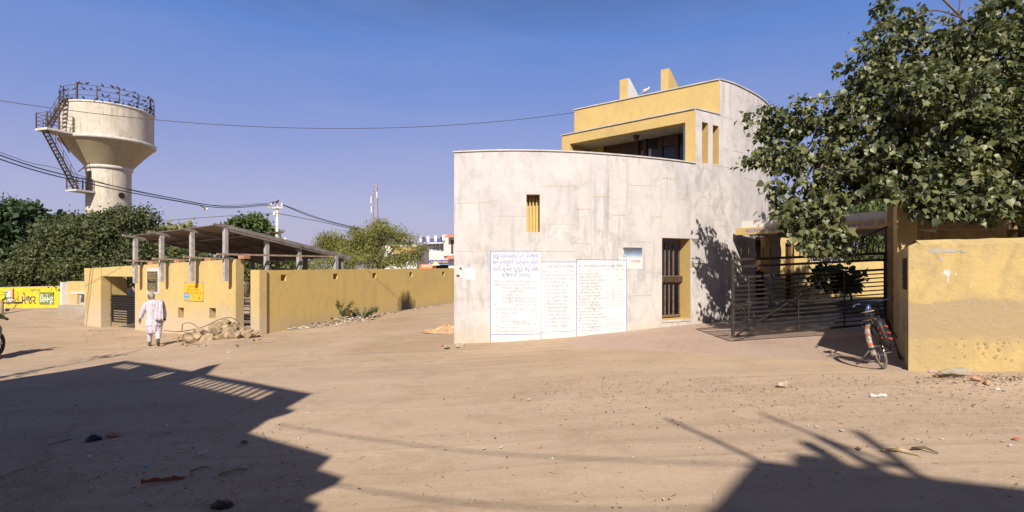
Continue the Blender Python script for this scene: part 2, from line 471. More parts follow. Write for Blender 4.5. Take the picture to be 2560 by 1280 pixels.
# ------------------------------------------------------------------ lettering
_txt = {}
def pre_i(t):
    """the short-i sign is written before its consonant"""
    out = list(t); i = 0
    while i < len(out):
        if out[i] == '\u0abf':
            j = i - 1
            while j >= 2 and out[j - 1] == '\u0acd': j -= 2
            out.insert(j, out.pop(i))
        i += 1
    return ''.join(out)
def letters(body, bold=0.0):
    k = (body, bold)
    if k in _txt: return _txt[k]
    cu = D.curves.new('lettering', 'FONT'); cu.body = pre_i(body); cu.size = 1; cu.resolution_u = 2; cu.offset = bold
    cu.fill_mode = 'FRONT'
    ob = D.objects.new('lettering', cu); COL.objects.link(ob)
    bpy.context.view_layer.update()
    dg = bpy.context.evaluated_depsgraph_get()
    me = D.meshes.new_from_object(ob.evaluated_get(dg))
    vs = [(v.co.x, v.co.y) for v in me.vertices]; fs = [tuple(p.vertices) for p in me.polygons]
    D.objects.remove(ob); D.curves.remove(cu); D.meshes.remove(me)
    _txt[k] = (vs, fs); return vs, fs
def write(mb, body, size, fn, x0, y0, width=None, align='L', mi=0, slant=0, bold=0.0):
    """letters laid with fn(x, y); width squeezes the line to a given length"""
    vs, fs = letters(body, bold)
    if not vs: return
    xa = min(v[0] for v in vs); xb = max(v[0] for v in vs); w = (xb - xa) * size
    k = width / w if width else 1.0
    if align == 'C': x0 = x0 - w * k / 2
    if align == 'R': x0 = x0 - w * k
    mb.add([fn(x0 + (v[0] - xa) * size * k, y0 + v[1] * size + slant * (v[0] - xa) * size * k) for v in vs], fs, mi)

# ------------------------------------------------------------------ leaves
LEAF_Q = (np.array([[0, 0, 0], [.38, .45, .06], [0, 1, 0], [-.38, .45, .06]]), [(0, 1, 2, 3)])
LEAF_P = (np.array([[0, -.42, 0], [.0, 0, 0], [.36, .10, .07], [.42, .36, .09], [.24, .66, .04], [.05, .84, -.04], [0, 1.18, -.14],
                    [-.05, .84, -.04], [-.24, .66, .04], [-.42, .36, .09], [-.36, .10, .07], [0, .45, -.02], [.006, -.42, 0]]),
          [(11, 1, 2, 3), (11, 3, 4, 5), (11, 5, 6), (11, 6, 7), (11, 7, 8, 9), (11, 9, 10, 1), (0, 12, 1)])
LEAF_N = (np.array([[0, 0, 0], [.13, .4, .03], [0, 1, -.08], [-.13, .4, .03]]), [(0, 1, 2, 3)])
def leaf_mesh(name, C, size, shape, mat, parent, droop=0., out=None, jit=.35):
    """one mesh of many separate leaves at the points C"""
    base, faces = shape; n = len(C); k = len(base)
    d = rng.normal(size=(n, 3)); d[:, 2] -= droop * 1.5
    if out is not None: d += out * 1.2
    d /= np.linalg.norm(d, axis=1)[:, None]
    up = rng.normal(size=(n, 3)) * .7 + np.array([0, -.55, .9])
    x = np.cross(d, up); x /= np.linalg.norm(x, axis=1)[:, None]; z = np.cross(x, d)
    s = size * (1 + jit * rng.normal(size=n)).clip(.45, 1.7)
    V = C[:, None, :] + s[:, None, None] * (base[None, :, 0:1] * x[:, None, :] + base[None, :, 1:2] * d[:, None, :] + base[None, :, 2:3] * z[:, None, :])
    V = V.reshape(-1, 3); o = origin_of(parent); V -= np.array([o.x, o.y, o.z])
    me = D.meshes.new(name); nf = len(faces); lens = np.tile([len(f) for f in faces], n)
    loops = np.concatenate([np.concatenate([np.array(f) for f in faces])[None, :] + (np.arange(n) * k)[:, None]]).ravel()
    me.vertices.add(len(V)); me.vertices.foreach_set('co', V.ravel())
    me.loops.add(len(loops)); me.loops.foreach_set('vertex_index', loops.astype(np.int32))
    me.polygons.add(n * nf); st = np.concatenate([[0], np.cumsum(lens)[:-1]])
    me.polygons.foreach_set('loop_start', st.astype(np.int32))
    me.update(calc_edges=True); me.materials.append(M[mat])
    ob = D.objects.new(name, me); COL.objects.link(ob); ob.parent = parent
    return ob
def clumps(center, rad, nclump, per, spread, shell=.5, flat=1.0):
    """points gathered in small clumps through an ellipsoid"""
    c = np.array(center); rad = np.array(rad)
    u = rng.normal(size=(nclump, 3)); u /= np.linalg.norm(u, axis=1)[:, None]
    r = (shell + (1 - shell) * rng.random(nclump)) ** .8 * (1 + .16 * rng.normal(size=nclump))
    cc = c + u * r[:, None] * rad
    pts = np.repeat(cc, per, axis=0) + rng.normal(size=(nclump * per, 3)) * np.array([spread, spread, spread * .75 * flat])
    return pts, cc
def tree(name, label, cat, base, lobes, mat, size, per_m3=None, nclump=60, per=60, spread=.3, trunk_r=.15, shape=LEAF_Q,
         droop=.2, group=None, shell=.45, trunk_top=.5, limbs=10):
    t = thing(name, label, cat, base, group)
    allp = []; cent = []
    for (c, r) in lobes:
        vol = (r[0] * r[1] * r[2]) ** (2 / 3)
        p, cc = clumps(c, r, max(6, int(nclump * vol)), per, spread, shell); allp.append(p); cent.append((c, cc))
    P = np.concatenate(allp); P = P[P[:, 2] > base[2] + .1]
    leaf_mesh('crown', P, size, shape, mat, t, droop)
    mb = MB(); b = Vector(base); ctr = sum((Vector(c) for c, _ in lobes), Vector()) / len(lobes)
    tt = Vector((b.x + (ctr.x - b.x) * .4, b.y + (ctr.y - b.y) * .4, b.z + (ctr.z - b.z) * trunk_top))
    mb.tube([b - Vector((0, 0, .2)), b.lerp(tt, .5) + Vector((trunk_r * .5, 0, 0)), tt], [trunk_r * 1.3, trunk_r, trunk_r * .8], 8)
    mb.build('trunk', 'bark', t)
    mb = MB()
    for c, cc in cent:
        c = Vector(c); mid = tt.lerp(c, .5) + Vector((rng.normal() * .1, rng.normal() * .1, .15))
        mb.tube([tt - Vector((0, 0, .1)), mid, c], [trunk_r * .6, trunk_r * .42, trunk_r * .28], 6)
        for q in cc[:limbs]:
            q = Vector(q); m2 = c.lerp(q, .5) + Vector((rng.normal(), rng.normal(), rng.normal())) * .12 * (q - c).length
            mb.tube([c, m2, q], [trunk_r * .25, trunk_r * .15, trunk_r * .06], 4)
    mb.build('branches', 'bark', t)
    return t
# ================================================================== SETTING
def build_ground():
    xs = np.unique(np.concatenate([np.linspace(-400, -60, 12), np.linspace(-60, -30, 16), np.arange(-30, 16, .3), np.linspace(16, 60, 16), np.linspace(60, 400, 12)]))
    ys = np.unique(np.concatenate([np.linspace(-300, -20, 12), np.arange(-20, 0, 1.), np.arange(0, 36, .3), np.linspace(36, 100, 20), np.linspace(100, 900, 14)]))
    mb = MB(); nx, ny = len(xs), len(ys)
    for y in ys:
        for x in xs:
            z = gnd(x, y)
            if -30 < x < 15 and 0 < y < 34 and not (x > -1.6 and y > 6.5):
                z += .014 * math.sin(x * 1.9 + .6 * y) * math.sin(y * 2.3 - x * .4)
            mb.v.append((x, y, z - .006))
    for j in range(ny - 1):
        for i in range(nx - 1):
            a = j * nx + i; mb.f.append((a, a + 1, a + nx + 1, a + nx)); mb.mi.append(0); mb.sm.append(True)
    tag(mb.build('ground', 'dusty_earth'), kind='structure')
build_ground()

MW = Wall([(-1.40, 12.40), (-.5, 12.25), (.35, 12.23), (1.47, 12.38), (2.80, 12.78), (4.0, 13.27), (4.92, 13.75), (5.81, 14.30), (6.45, 14.72), (7.6, 15.76), (8.49, 16.84), (9.15, 18.1)], 6)

def build_paving():
    # tiled forecourt in front of the gate: follows the building foot, ends on the road
    mb = MB(); cols = []
    qs = np.linspace(MW.px(1470), MW.px(1885), 26)
    front = [gp(x, y) for x, y in ((1400, 868), (1600, 880), (1800, 893), (2000, 908), (2120, 922), (2275, 945))]
    fx = [p.x for p in front]; fy = [p.y for p in front]
    far = [(MW.at(q, 0, .01).x, MW.at(q, 0, .01).y) for q in qs] + [(7.2, 13.8), (8.6, 12.4)]
    fl = [Vector((float(np.interp(k / 27, np.linspace(0, 1, 6), fx)), float(np.interp(k / 27, np.linspace(0, 1, 6), fy)), 0)) for k in range(28)]
    for k in range(28):
        a = fl[k]; b = Vector((*far[k], 0)); row = []
        for j in range(9):
            p = a.lerp(b, j / 8); row.append((p.x, p.y, gnd(p.x, p.y) + (.006 if j else -.03)))
        cols.append(row)
    for r in cols: mb.v.extend(r)
    for k in range(27):
        for j in range(8):
            a = k * 9 + j; mb.f.append((a, a + 9, a + 10, a + 1)); mb.mi.append(0); mb.sm.append(True)
    tag(mb.build('forecourt_paving', 'tile_paving'), kind='structure')
    mb = MB()
    P = [(5.6, 14.2), (8.55, 11.7), (9.2, 11.0), (16, 11.6), (16, 24), (6, 24)]
    mb.prism(P, [.02] * 6, [.075] * 6); tag(mb.build('courtyard_floor', 'grey_concrete'), kind='structure')
build_paving()

# ================================================================== WHITE CURVED BUILDING
BL = thing('curved_building', 'whitewashed curved building with yellow upper balcony and hand-painted notice boards beside the gate', 'building', (1.5, 12.6, 0))
zL, zF, zU = 4.35, 5.82, 6.80
q22, q38, q00 = MW.px(1722), MW.px(1739), MW.px(1800)
TH = .42
door = (MW.px(1655), MW.px(1726), .20, 2.33)
win = (MW.px(1316), MW.px(1349.5), MW.zpx(1333, 580), MW.zpx(1333, 486))
sl1 = (MW.px(1755), MW.px(1770.5), MW.zpx(1762, 408), MW.zpx(1762, 306))
sl2 = (MW.px(1782), MW.px(1797), MW.zpx(1790, 411), MW.zpx(1790, 314))
qa = MW.px(1888)
ent = (qa, MW.px(1945), -1.2, 2.48)
sl3 = (MW.px(1927), MW.px(1942), 4.2, 5.1)
def build_building():
    mb = MB()
    MW.mesh(mb, 0, q22, -1.2, zL, TH, [door if door[1] < q22 else (door[0], q22, door[2], door[3]), win])
    if door[1] > q22: pass
    MW.mesh(mb, q22, q38, -1.2, zL, TH, [(q22, door[1], door[2], door[3])] if door[1] > q22 else [])
    MW.mesh(mb, q38, q00, -1.2, zF, TH, [sl1, sl2])
    MW.mesh(mb, q00, MW.len, -1.2, zU, TH, [ent, sl3])
    # hidden rear and left end so the block is closed
    b0 = MW.at(0, 0, -.02); b1 = MW.at(MW.len, 0, -.05)
    Wall([(-.2, 21.5), (b0.x + .01, b0.y + .03)]).mesh(mb, 0, 9, -1.2, zL, .3)
    Wall([(b1.x - .1, b1.y), (5.0, 22)]).mesh(mb, 0, 5.4, -1.2, zU, .3)
    mb.build('curved_wall', ['white_plaster', 'yellow_upper'], BL)
    # copings
    mb = MB()
    MW.strip(mb, -.03, q38 - .012, zL, zL + .032, -TH - .03, .03)
    MW.strip(mb, q38 + .002, q00, zF, zF + .032, -TH - .02, .025)
    MW.strip(mb, q00 + .002, MW.len, zU, zU + .032, -TH - .03, .03)
    mb.build('coping', 'coping_white', BL)
    # joint lines pressed in the render
    mb = MB()
    def vl(px, y0, y1):
        q = MW.px(px); MW.strip(mb, q - .004, q + .004, MW.zpx(px, y1), MW.zpx(px, y0), -.001, .003)
    def hl(x0, x1, y0, y1=None):
        y1 = y1 or y0; z0, z1 = MW.zpx(x0, y0), MW.zpx(x1, y1)
        MW.strip(mb, MW.px(x0), MW.px(x1), z0 - .007, z0 + .007, -.001, .004, 0, z1 - z0)
    for px, y0, y1 in ((1228, 384, 628), (1315, 378, 486), (1350, 384, 628), (1440, 384, 652), (1478, 394, 652), (1530, 396, 650), (1566, 396, 832),
                       (1628, 410, 835), (1654, 410, 594), (1691, 412, 594), (1724, 412, 594), (1740, 412, 594), (1755, 412, 600), (1772, 420, 560),
                       (1800, 415, 640), (1829, 300, 640), (1858, 330, 640)): vl(px, y0, y1)
    for a in ((1141, 1226, 508, 506), (1228, 1314, 540, 540), (1350, 1439, 464.5, 466.5), (1350, 1439, 559.5, 560), (1440, 1478, 522.5), (1478, 1530, 491),
              (1530, 1565, 538), (1567, 1627, 462.5, 464.5), (1567, 1627, 604, 605), (1440, 1477, 609), (1629, 1654, 541.5), (1656, 1691, 445, 448),
              (1692, 1722, 497), (1723, 1735, 517), (1739, 1752, 537.5), (1753, 1764, 493), (1764, 1780, 514.5), (1780, 1792, 550), (1793, 1828, 564.5, 565),
              (1741, 1753, 395), (1782, 1829, 412.5, 419.5), (1829, 1857, 517.5), (1860, 1889, 445, 453), (1831, 1857, 376.5, 382), (1800, 1832, 288, 298),
              (1142, 1226, 628, 626), (1142, 1226, 747), (1629, 1654, 682), (1567, 1627, 740, 738), (1350, 1437, 628), (1865, 1895, 306, 320)): hl(*a)
    q = MW.px(1559); MW.strip(mb, q - .01, q + .01, MW.zpx(1559, 403), MW.zpx(1559, 391), -.001, .006)
    mb.build('joint_line', 'joint', BL)
    # barred louvre in the low window
    w = MB(); a, b, z0, z1 = win
    MW.strip(w, a, b, z0, z1, -.33, -.30)
    for k in range(4):
        q = a + (b - a) * (k + .12) / 3.9; MW.strip(w, q, q + .035, z0, z1 - .03, -.30, -.21)
    w.build('window_louvre', 'yellow_upper', BL)
    # steel grille gate of the doorway
    a, b, z0, z1 = door; e = MW.px(1705, -.37)
    g = MB()
    MW.strip(g, a + .002, e, z0 + .03, z0 + .09, -.39, -.34); MW.strip(g, a + .002, e, z1 - .12, z1 - .06, -.39, -.34)
    for k in (0, 1.6, 2.7, 3.7, 4.8, 7):
        q = a + (e - a - .04) * k / 7; MW.strip(g, q + .003, q + .036, z0 + .09, z1 - .12, -.395 + .01 * (k % 2), -.345)
    MW.strip(g, a + .002, e, z0 + .94, z0 + 1.14, -.34, -.31)
    for k in range(34):
        z = z0 + .12 + k * .056
        MW.strip(g, e - .15, e - .035, z, z + .022, -.372, -.352); MW.strip(g, a + .035, a + .12, z, z + .022, -.372, -.352)
    dr = g.build('door_grille', 'brown_metal', BL)
    h = MB()
    MW.strip(h, a + .02, e + .02, z0 + .97, z0 + 1.12, -.30, -.27)
    p = MW.at(e, z0 + 1.12, -.27); h.tube([p, p + Vector((.07, 0, .05)), p + Vector((.12, 0, .02)), p + Vector((.1, 0, -.12)), p + Vector((.07, 0, -.16))], .018, 5)
    h.build('lock_bar', 'rust_metal', dr)
    s = MB(); MW.strip(s, a, b, z0 - .06, z0 - .001, -.42, .02); s.build('door_sill', 'coping_white', BL)
    # room wall behind the grille
    s = MB(); MW.strip(s, a - .4, b + .3, z0 - .05, z1 + .2, -1.5, -1.42); s.build('passage_wall', 'yellow_plaster', BL)
    # little pointed hood and hinge bracket right of the door
    s = MB(); p0, p1 = MW.at(MW.px(1727), 2.33, .002), MW.at(MW.px(1750), 2.33, .002)
    m = MW.at(MW.px(1738), 2.33, .15); lo = MW.at(MW.px(1738), 2.17, .004)
    s.add([p0, p1, m, lo, (p0 + p1) / 2 + Vector((0, .02, 0))], [(0, 2, 1), (0, 3, 2), (1, 2, 3), (0, 1, 3)]); s.build('drip_hood', 'grey_concrete', BL)
    s = MB(); c = MW.at(MW.px(1731), 1.66, 0); d = MW.at(MW.px(1731), 1.66, .26) + Vector((.10, 0, 0))
    s.bar(c, d, .035, .03); s.bar(c + Vector((0, 0, -.08)), c + Vector((0, 0, .07)), .05, .05); s.build('hinge_bracket', 'brown_metal', BL)

    # ---- balcony frame
    f1 = MW.at(q38, 0, 0); FW = Wall([(1.62, 16.58), (f1.x - .012, f1.y + .0)])
    zo = FW.zpx(1713, 306)
    mb = MB(); o0, o1 = FW.px(1425), FW.px(1713)
    FW.mesh(mb, 0, FW.len, 3.5, zF, .24, [(o0, o1, 4.05, zo)], 0, 0)
    t, nn = FW.smoothn(1)
    # side return on the left and beam stub
    A = FW.at(0, 0, -.245); B = FW.at(0, 0, -1.6)
    mb.prism([A, B, B + t * .24, A + t * .24], 3.5, zF - .002)
    mb.build('balcony_frame', 'yellow_upper', BL)
    mb = MB(); A = FW.at(-.30, 0, -.55)
    mb.prism([A, A + t * .299, FW.at(-.001, 0, -1.5), FW.at(-.30, 0, -1.5)], 4.93, 5.26); mb.build('balcony_beam', 'yellow_upper', BL)
    mb = MB(); FW.strip(mb, -.03, FW.len + .0, zF + .001, zF + .032, -.27, .035); mb.build('balcony_coping', 'coping_white', BL)
    # soffit
    mb = MB(); mb.prism([FW.at(.24, 0, -.241), FW.at(FW.len - .1, 0, -.241), FW.at(FW.len - .1, 0, -1.3), FW.at(.24, 0, -1.3)], zo + .06, zF - .06)
    mb.build('balcony_soffit', 'coping_white', BL)
    mb = MB(); c = FW.at(FW.px(1566), zo - .03, -.62); mb.lathe([(.09, zo + .06), (.09, zo + .02), (.07, zo - .04), (.04, zo - .08), (.001, zo - .09)], 12, (c.x, c.y)); mb.build('ceiling_lamp', 'rust_metal', BL)
    # recessed wall: yellow panel, wooden shutters, glazed doors with curtains
    off = -1.25
    def seg(name, x0, x1, mat, o0=off - .06, o1=off, z0=3.4, z1=None, parent=BL):
        mb = MB(); FW.strip(mb, bpx(x0), bpx(x1), z0, z1 or zo + .059, o0, o1); return mb.build(name, mat, parent)
    def bpx(px):
        U = (px - 1280) / F; lo, hi = -1., FW.len + 1
        for _ in range(40):
            m = (lo + hi) / 2; p = FW.at(0, 0, off) + t * m
            if p.x / p.y < U: lo = m
            else: hi = m
        return lo
    seg('back_panel', 1430, 1500, 'yellow_upper'); seg('back_pillar', 1500.5, 1511, 'yellow_upper', off - .06, off + .10)
    seg('wood_panel', 1511.5, 1591, 'wood_dark')
    gl = seg('glazed_door', 1591.5, 1740, 'glass_dark', off - .06, off - .02)
    for x0, x1 in ((1591, 1597), (1608, 1617), (1647, 1657), (1686, 1697), (1719, 1724)):
        seg('door_frame', x0, x1, 'wood_dark', off - .015, off + .04, parent=gl)
    seg('door_frame', 1657.5, 1685.5, 'wood_dark', off - .015, off + .02, zo - .25, parent=gl)
    for k in range(4): seg('louvre_blade', 1658, 1685.5, 'rust_metal', off - .015, off + .012, 4.35 + k * .17, 4.39 + k * .17, parent=gl)
    for x0, x1 in ((1605, 1611), (1622, 1627.5)): seg('curtain', x0, x1, 'curtain', off - .018, off - .004, 4.1, 5.25, parent=gl)
    # ---- roof parapet
    u1 = MW.at(q00, 0, 0); UW = Wall([(2.08, 17.1), (u1.x - .012, u1.y)])
    mb = MB(); UW.mesh(mb, 0, UW.len, 5.66, zU, .25)
    t2, n2 = UW.smoothn(1); A = UW.at(0, 0, -.252); B = UW.at(0, 0, -4)
    mb.prism([A, B, B + t2 * .25, A + t2 * .25], 5.66, zU - .002); mb.build('roof_parapet', 'yellow_upper', BL)
    mb = MB(); UW.strip(mb, -.03, UW.len, zU + .001, zU + .032, -.28, .035)
    A = UW.at(-.03, 0, -.285); B = UW.at(-.03, 0, -4); mb.prism([A, B, B + t2 * .3, A + t2 * .3], zU + .001, zU + .032); mb.build('parapet_coping', 'coping_white', BL)
    # roof and terrace slabs
    mb = MB()
    R0 = [UW.at(.26, 0, -.26), UW.at(UW.len - .3, 0, -.26)] + [MW.at(q, 0, -.5) for q in np.linspace(q00 + .6, MW.len - .3, 6)] + [Vector((5.3, 21.5, 0))]
    mb.prism(R0, 6.05, 6.2)
    mb.prism([MW.at(q, 0, -.43) for q in np.linspace(.05, q22, 14)] + [Vector((4.4, 15.5, 0)), Vector((2.2, 18, 0)), Vector((0, 18, 0))], 3.2, 3.38)
    mb.build('roof_slab', 'grey_concrete', BL)
    # two wedge fins on the roof
    for (px0, px1, pyt, Y, L_, side) in ((1549, 1568.5, 200, 16.45, 1.7, 'white_paint'), (1652, 1668.5, 175, 15.75, 2.0, 'yellow_upper')):
        mb = MB(); a = W(px0, pyt, Y); z = a.z; wd = (px1 - px0) / F * Y / abs(t2.x) * .93
        d = Vector((.64, .77, 0)); a = Vector((a.x, a.y, 0)); b = a + t2 * wd
        vs = []
        for p in (a, b):
            for (k, zz) in ((0, 6.0), (0, z), (.12, z + .01), (L_, 6.62), (L_, 6.0)): q = p + d * k; vs.append((q.x, q.y, zz))
        mb.add(vs, [(0, 5, 6, 1), (1, 6, 7, 2), (2, 7, 8, 3), (3, 8, 9, 4), (0, 1, 2, 3, 4)], 0); mb.add(vs, [(9, 8, 7, 6, 5)], 1)
        mb.build('roof_fin', ['yellow_upper', side], BL)
    return FW, UW
FW, UW = build_building()

# ---- painted notice boards with hand lettering
def guj_boards():
    pz = lambda px, py: MW.zpx(px, py)
    specs = [(1226.5, 1352, 628, 838, 0), (1352.6, 1440.5, 655, None, 1), (1441, 1566, 651, None, 2)]
    for (x0, x1, yt, yb, k) in specs:
        mb = MB(); q0, q1 = MW.px(x0), MW.px(x1); zt = pz((x0 + x1) / 2, yt) + (.012 if k == 2 else 0)
        MW.strip(mb, q0, q1, -1.1, zt, -.001, .006); bd = mb.build('painted_board', 'board_paint', BL)
        # blue rules
        r = MB(); w = .008
        MW.strip(r, q0, q1, zt - w, zt + w, .0065, .009)
        MW.strip(r, q0 - w, q0 + w, gnd(0) - .3 if k == 0 else -.9, zt, .007, .0095)
        if k == 2:
            MW.strip(r, q1 - w, q1 + w, -.9, zt, .007, .0095); qm = MW.px(1532)
            MW.strip(r, qm - .006, qm + .006, zt - 1.0, zt, .007, .0095)
        if k == 0: zb = pz(1290, 837); MW.strip(r, q0, q1, zb - w, zb + w, .0072, .0098, 0, .02)
        if k == 1: zb = pz(1395, 830); MW.strip(r, q0, q1, zb - .006, zb + .006, .0072, .0098, 0, .02)
        r.build('ruled_line', 'blue_ink', bd)
        fn = lambda x, y: MW.at(x, y, .0078)
        t = ML(); s = ML(); qc = (q0 + q1) / 2; wd = q1 - q0
        if k == 0:
            for body, py, w_ in (('લોક વ્યવસ્થાપિત પેયજળ', 646, .93), ('અને સ્વચ્છતા કાર્યક્રમ હેઠળ', 661, .93), ('પાણી સમિતિ ધ્વારા થઈ રહેલ', 678, .93), ('યોજનાની વિગતો', 693, .58)):
                write(t, body, .165, fn, qc, pz(1290, py), wd * w_ * .98, 'C', bold=.010)
            t.build('board_heading', 'blue_ink', bd)
            rows = [('ગામનું નામ :- સામખીયાળી-જંગી તાલુકો ભચાઉ', 706, .07, .90), ('યોજનાનું નામ :- પાઈપ લાઈન', 715, .04, .70), ('પાઈપલાઈન, પમ્પરૂમ, સમ્પ, પાણી ટાંકી ૫', 723, .22, .75),
                    ('અવાડા, કેબલીંગ કામો', 731, .22, .45), ('(૧) સમાવેશ ગામો :-', 740, .22, .40), ('૧ વાઢીયા કુંભારડી ગામતળ', 748, .24, .72), ('૨ સામુહિક લાભાર્થી અને કોમ્યુનીટી', 756, .24, .74),
                    ('ભાગીદારી ૧૦ ટકા', 765, .50, .45), ('યોજનાની અંદાજીત રકમ :- ૨૫ ૫૧ ૬૦૦', 776, .16, .82), ('લોકફાળાની રકમ', 786, .20, .34), ('૨ ૫૫ ૧૬૦', 782, .78, .19), ('વાસ્મો ફાળો', 794, .20, .24),
                    ('૨૨ ૯૬ ૪૪૦', 792, .76, .22), ('અમલીકરણ સહાયક સંસ્થા :-', 806, .19, .58), ('સહજાનંદ ગ્રામ વિકાસ ટ્રસ્ટ', 812, .45, .50), ('કામ શરૂ થયા તારીખ :-', 822, .20, .42),
                    ('મે-૦૫', 820, .74, .14), ('કામ પૂર્ણ કરવાની અંદાજીત તારીખ', 831, .19, .72)]
            for body, py, x, w_ in rows: write(s, body, .088, bold=.012, fn=fn, x0=q0 + wd * x, y0=pz(1290, py), width=wd * w_ * .95) if 0 else write(s, body, .088, fn, q0 + wd * x, pz(1290, py), wd * w_ * .95, bold=.004)
            s.build('board_lettering', 'blue_ink_light', bd)
            b = ML()
            for px, py in ((1236, 762), (1238, 773), (1239, 782), (1240, 793), (1242, 815), (1243, 826)):
                q = MW.px(px + 2); z = pz(px, py)
                b.add([MW.at(q + .016 * math.cos(a), z + .016 * math.sin(a), .0079) for a in np.linspace(0, 2 * PI, 9)[:-1]], [tuple(range(8))])
            b.build('bullet_dot', 'blue_ink', bd)
        elif k == 1:
            write(t, 'પાણી સમિતિ ના સભ્યો', .115, fn, q0 + wd * .16, pz(1395, 670), wd * .76, bold=.006); t.build('board_heading', 'blue_ink_light', bd)
            names = ['૧ પટેલ અમરાભાઈ બી.', '૨ જાડેજા દશરથસિંહ', '૩ રાજા લાલજીભાઈ એમ', '૪ ડો. ધીરૂભાઈ ડી', '૫ ગુણવંતી મગનભાઈ મણકા', '૬ હરિભા રાણાભાઈ જે', '૭ સવા પુરીબેન આહિર', '૮ ગુલાબ કંકુબેન રામ',
                     '૯ જશવંતીબેન મહેશ ડી', '૧૦ મુકેશ કેશાભાઈ કોળી', '૧૧ શંકર રણછોડભાઈ', '૧૨ અમરત લાલજીભાઈ વી', '૧૩ સુરેશ હીરાલાલ', '૧૪ રામ મોરાર', '૧૫ અશોક ઠક્કર']
            write(s, 'ક્રમ', .07, fn, q0 + .05 * wd, pz(1395, 680)); write(s, 'નામ', .07, fn, q0 + .38 * wd, pz(1395, 680)); write(s, 'હોદ્દો', .07, fn, q0 + .80 * wd, pz(1395, 680))
            for i, nm in enumerate(names):
                write(s, nm, .084, fn, q0 + .05 * wd + i * .004, pz(1395, 690.5 + i * 9.0), wd * (.62 if i % 3 else .70), bold=.004)
                write(s, 'પ્રમુખ' if i == 0 else 'સભ્ય' if i == 1 else '--' if i < 12 else '--     --', .066, fn, q0 + .80 * wd, pz(1395, 690.5 + i * 9.0))
            s.build('board_lettering', 'blue_ink_light', bd)
        else:
            write(t, 'લોન ખાતા સર્વિસ લેવલની આર્થિક યોજના', .105, fn, q0 + wd * .03, pz(1500, 668), wd * .90, bold=.006); t.build('board_heading', 'blue_ink', bd)
            rows = ['૧ ગામમાં ચાલતા કામ વગેરેની', 'જાહેર બાંધકામ નિભાવ કામોની', 'વિતરણમાં ચાલતી પ્રક્રિયા', '૨ ગામમાં પાણી વ્યવસ્થાની', 'જાળવણી માં ફાળો માટે', '૩ પાણી વિતરણ, પંપીંગ ખર્ચ', 'વીજળી તથા કર', '૪ પગાર ખર્ચ', '૫ મરામત - ૧૨ માસ',
                    '૬ ખોદકામ ૧૨ માસનું ખર્ચ', '૭ પીવાના પાણી ક્લોરીન', '૮ પરચુરણ', '૯ સફાઈના માસિક યુનિટની', 'કામ માટે નો ખર્ચ અંદાજ', 'કુલ વાર્ષિક આવક જાવક', '૧૦ બચત', '૧૧ કોન્ટ્રાકટર કુલ-૧૨', '૧૨ વસુલાત', '૧૩ કરવેરા માસિક ૧૨ કુલ']
            write(s, 'ક્રમ', .066, fn, q0 + .03 * wd, pz(1500, 678)); write(s, 'વિગત', .066, fn, q0 + .22 * wd, pz(1500, 678))
            for c, b in ((.56, 'આવક'), (.73, 'જાવક'), (.88, 'બાકી')): write(s, b, .06, fn, q0 + c * wd, pz(1500, 675))
            for i, nm in enumerate(rows):
                y = 687 + i * 7.75; write(s, nm, .074, fn, q0 + (.03 if nm[0] in '૧૨૩૪૫૬૭૮૯' else .06) * wd, pz(1500, y), wd * (.40 + .05 * ((i * 7) % 3)), bold=.004)
                if i in (2, 4, 6, 7, 8, 9, 10, 11, 15, 16, 17, 18):
                    for j, c in enumerate((.60, .74, .87)):
                        if i in (2, 4) and j == 1: write(s, '-', .06, fn, q0 + c * wd, pz(1500, y - 2)); continue
                        write(s, '૧૨૩૪૫૬૭૮૯૦'[(i * 3 + j) % 7:][:4] + '-૦૦', .055, fn, q0 + (c - .03) * wd, pz(1500, y - 2), wd * .11)
            s.build('board_lettering', 'blue_ink_light', bd)
guj_boards()

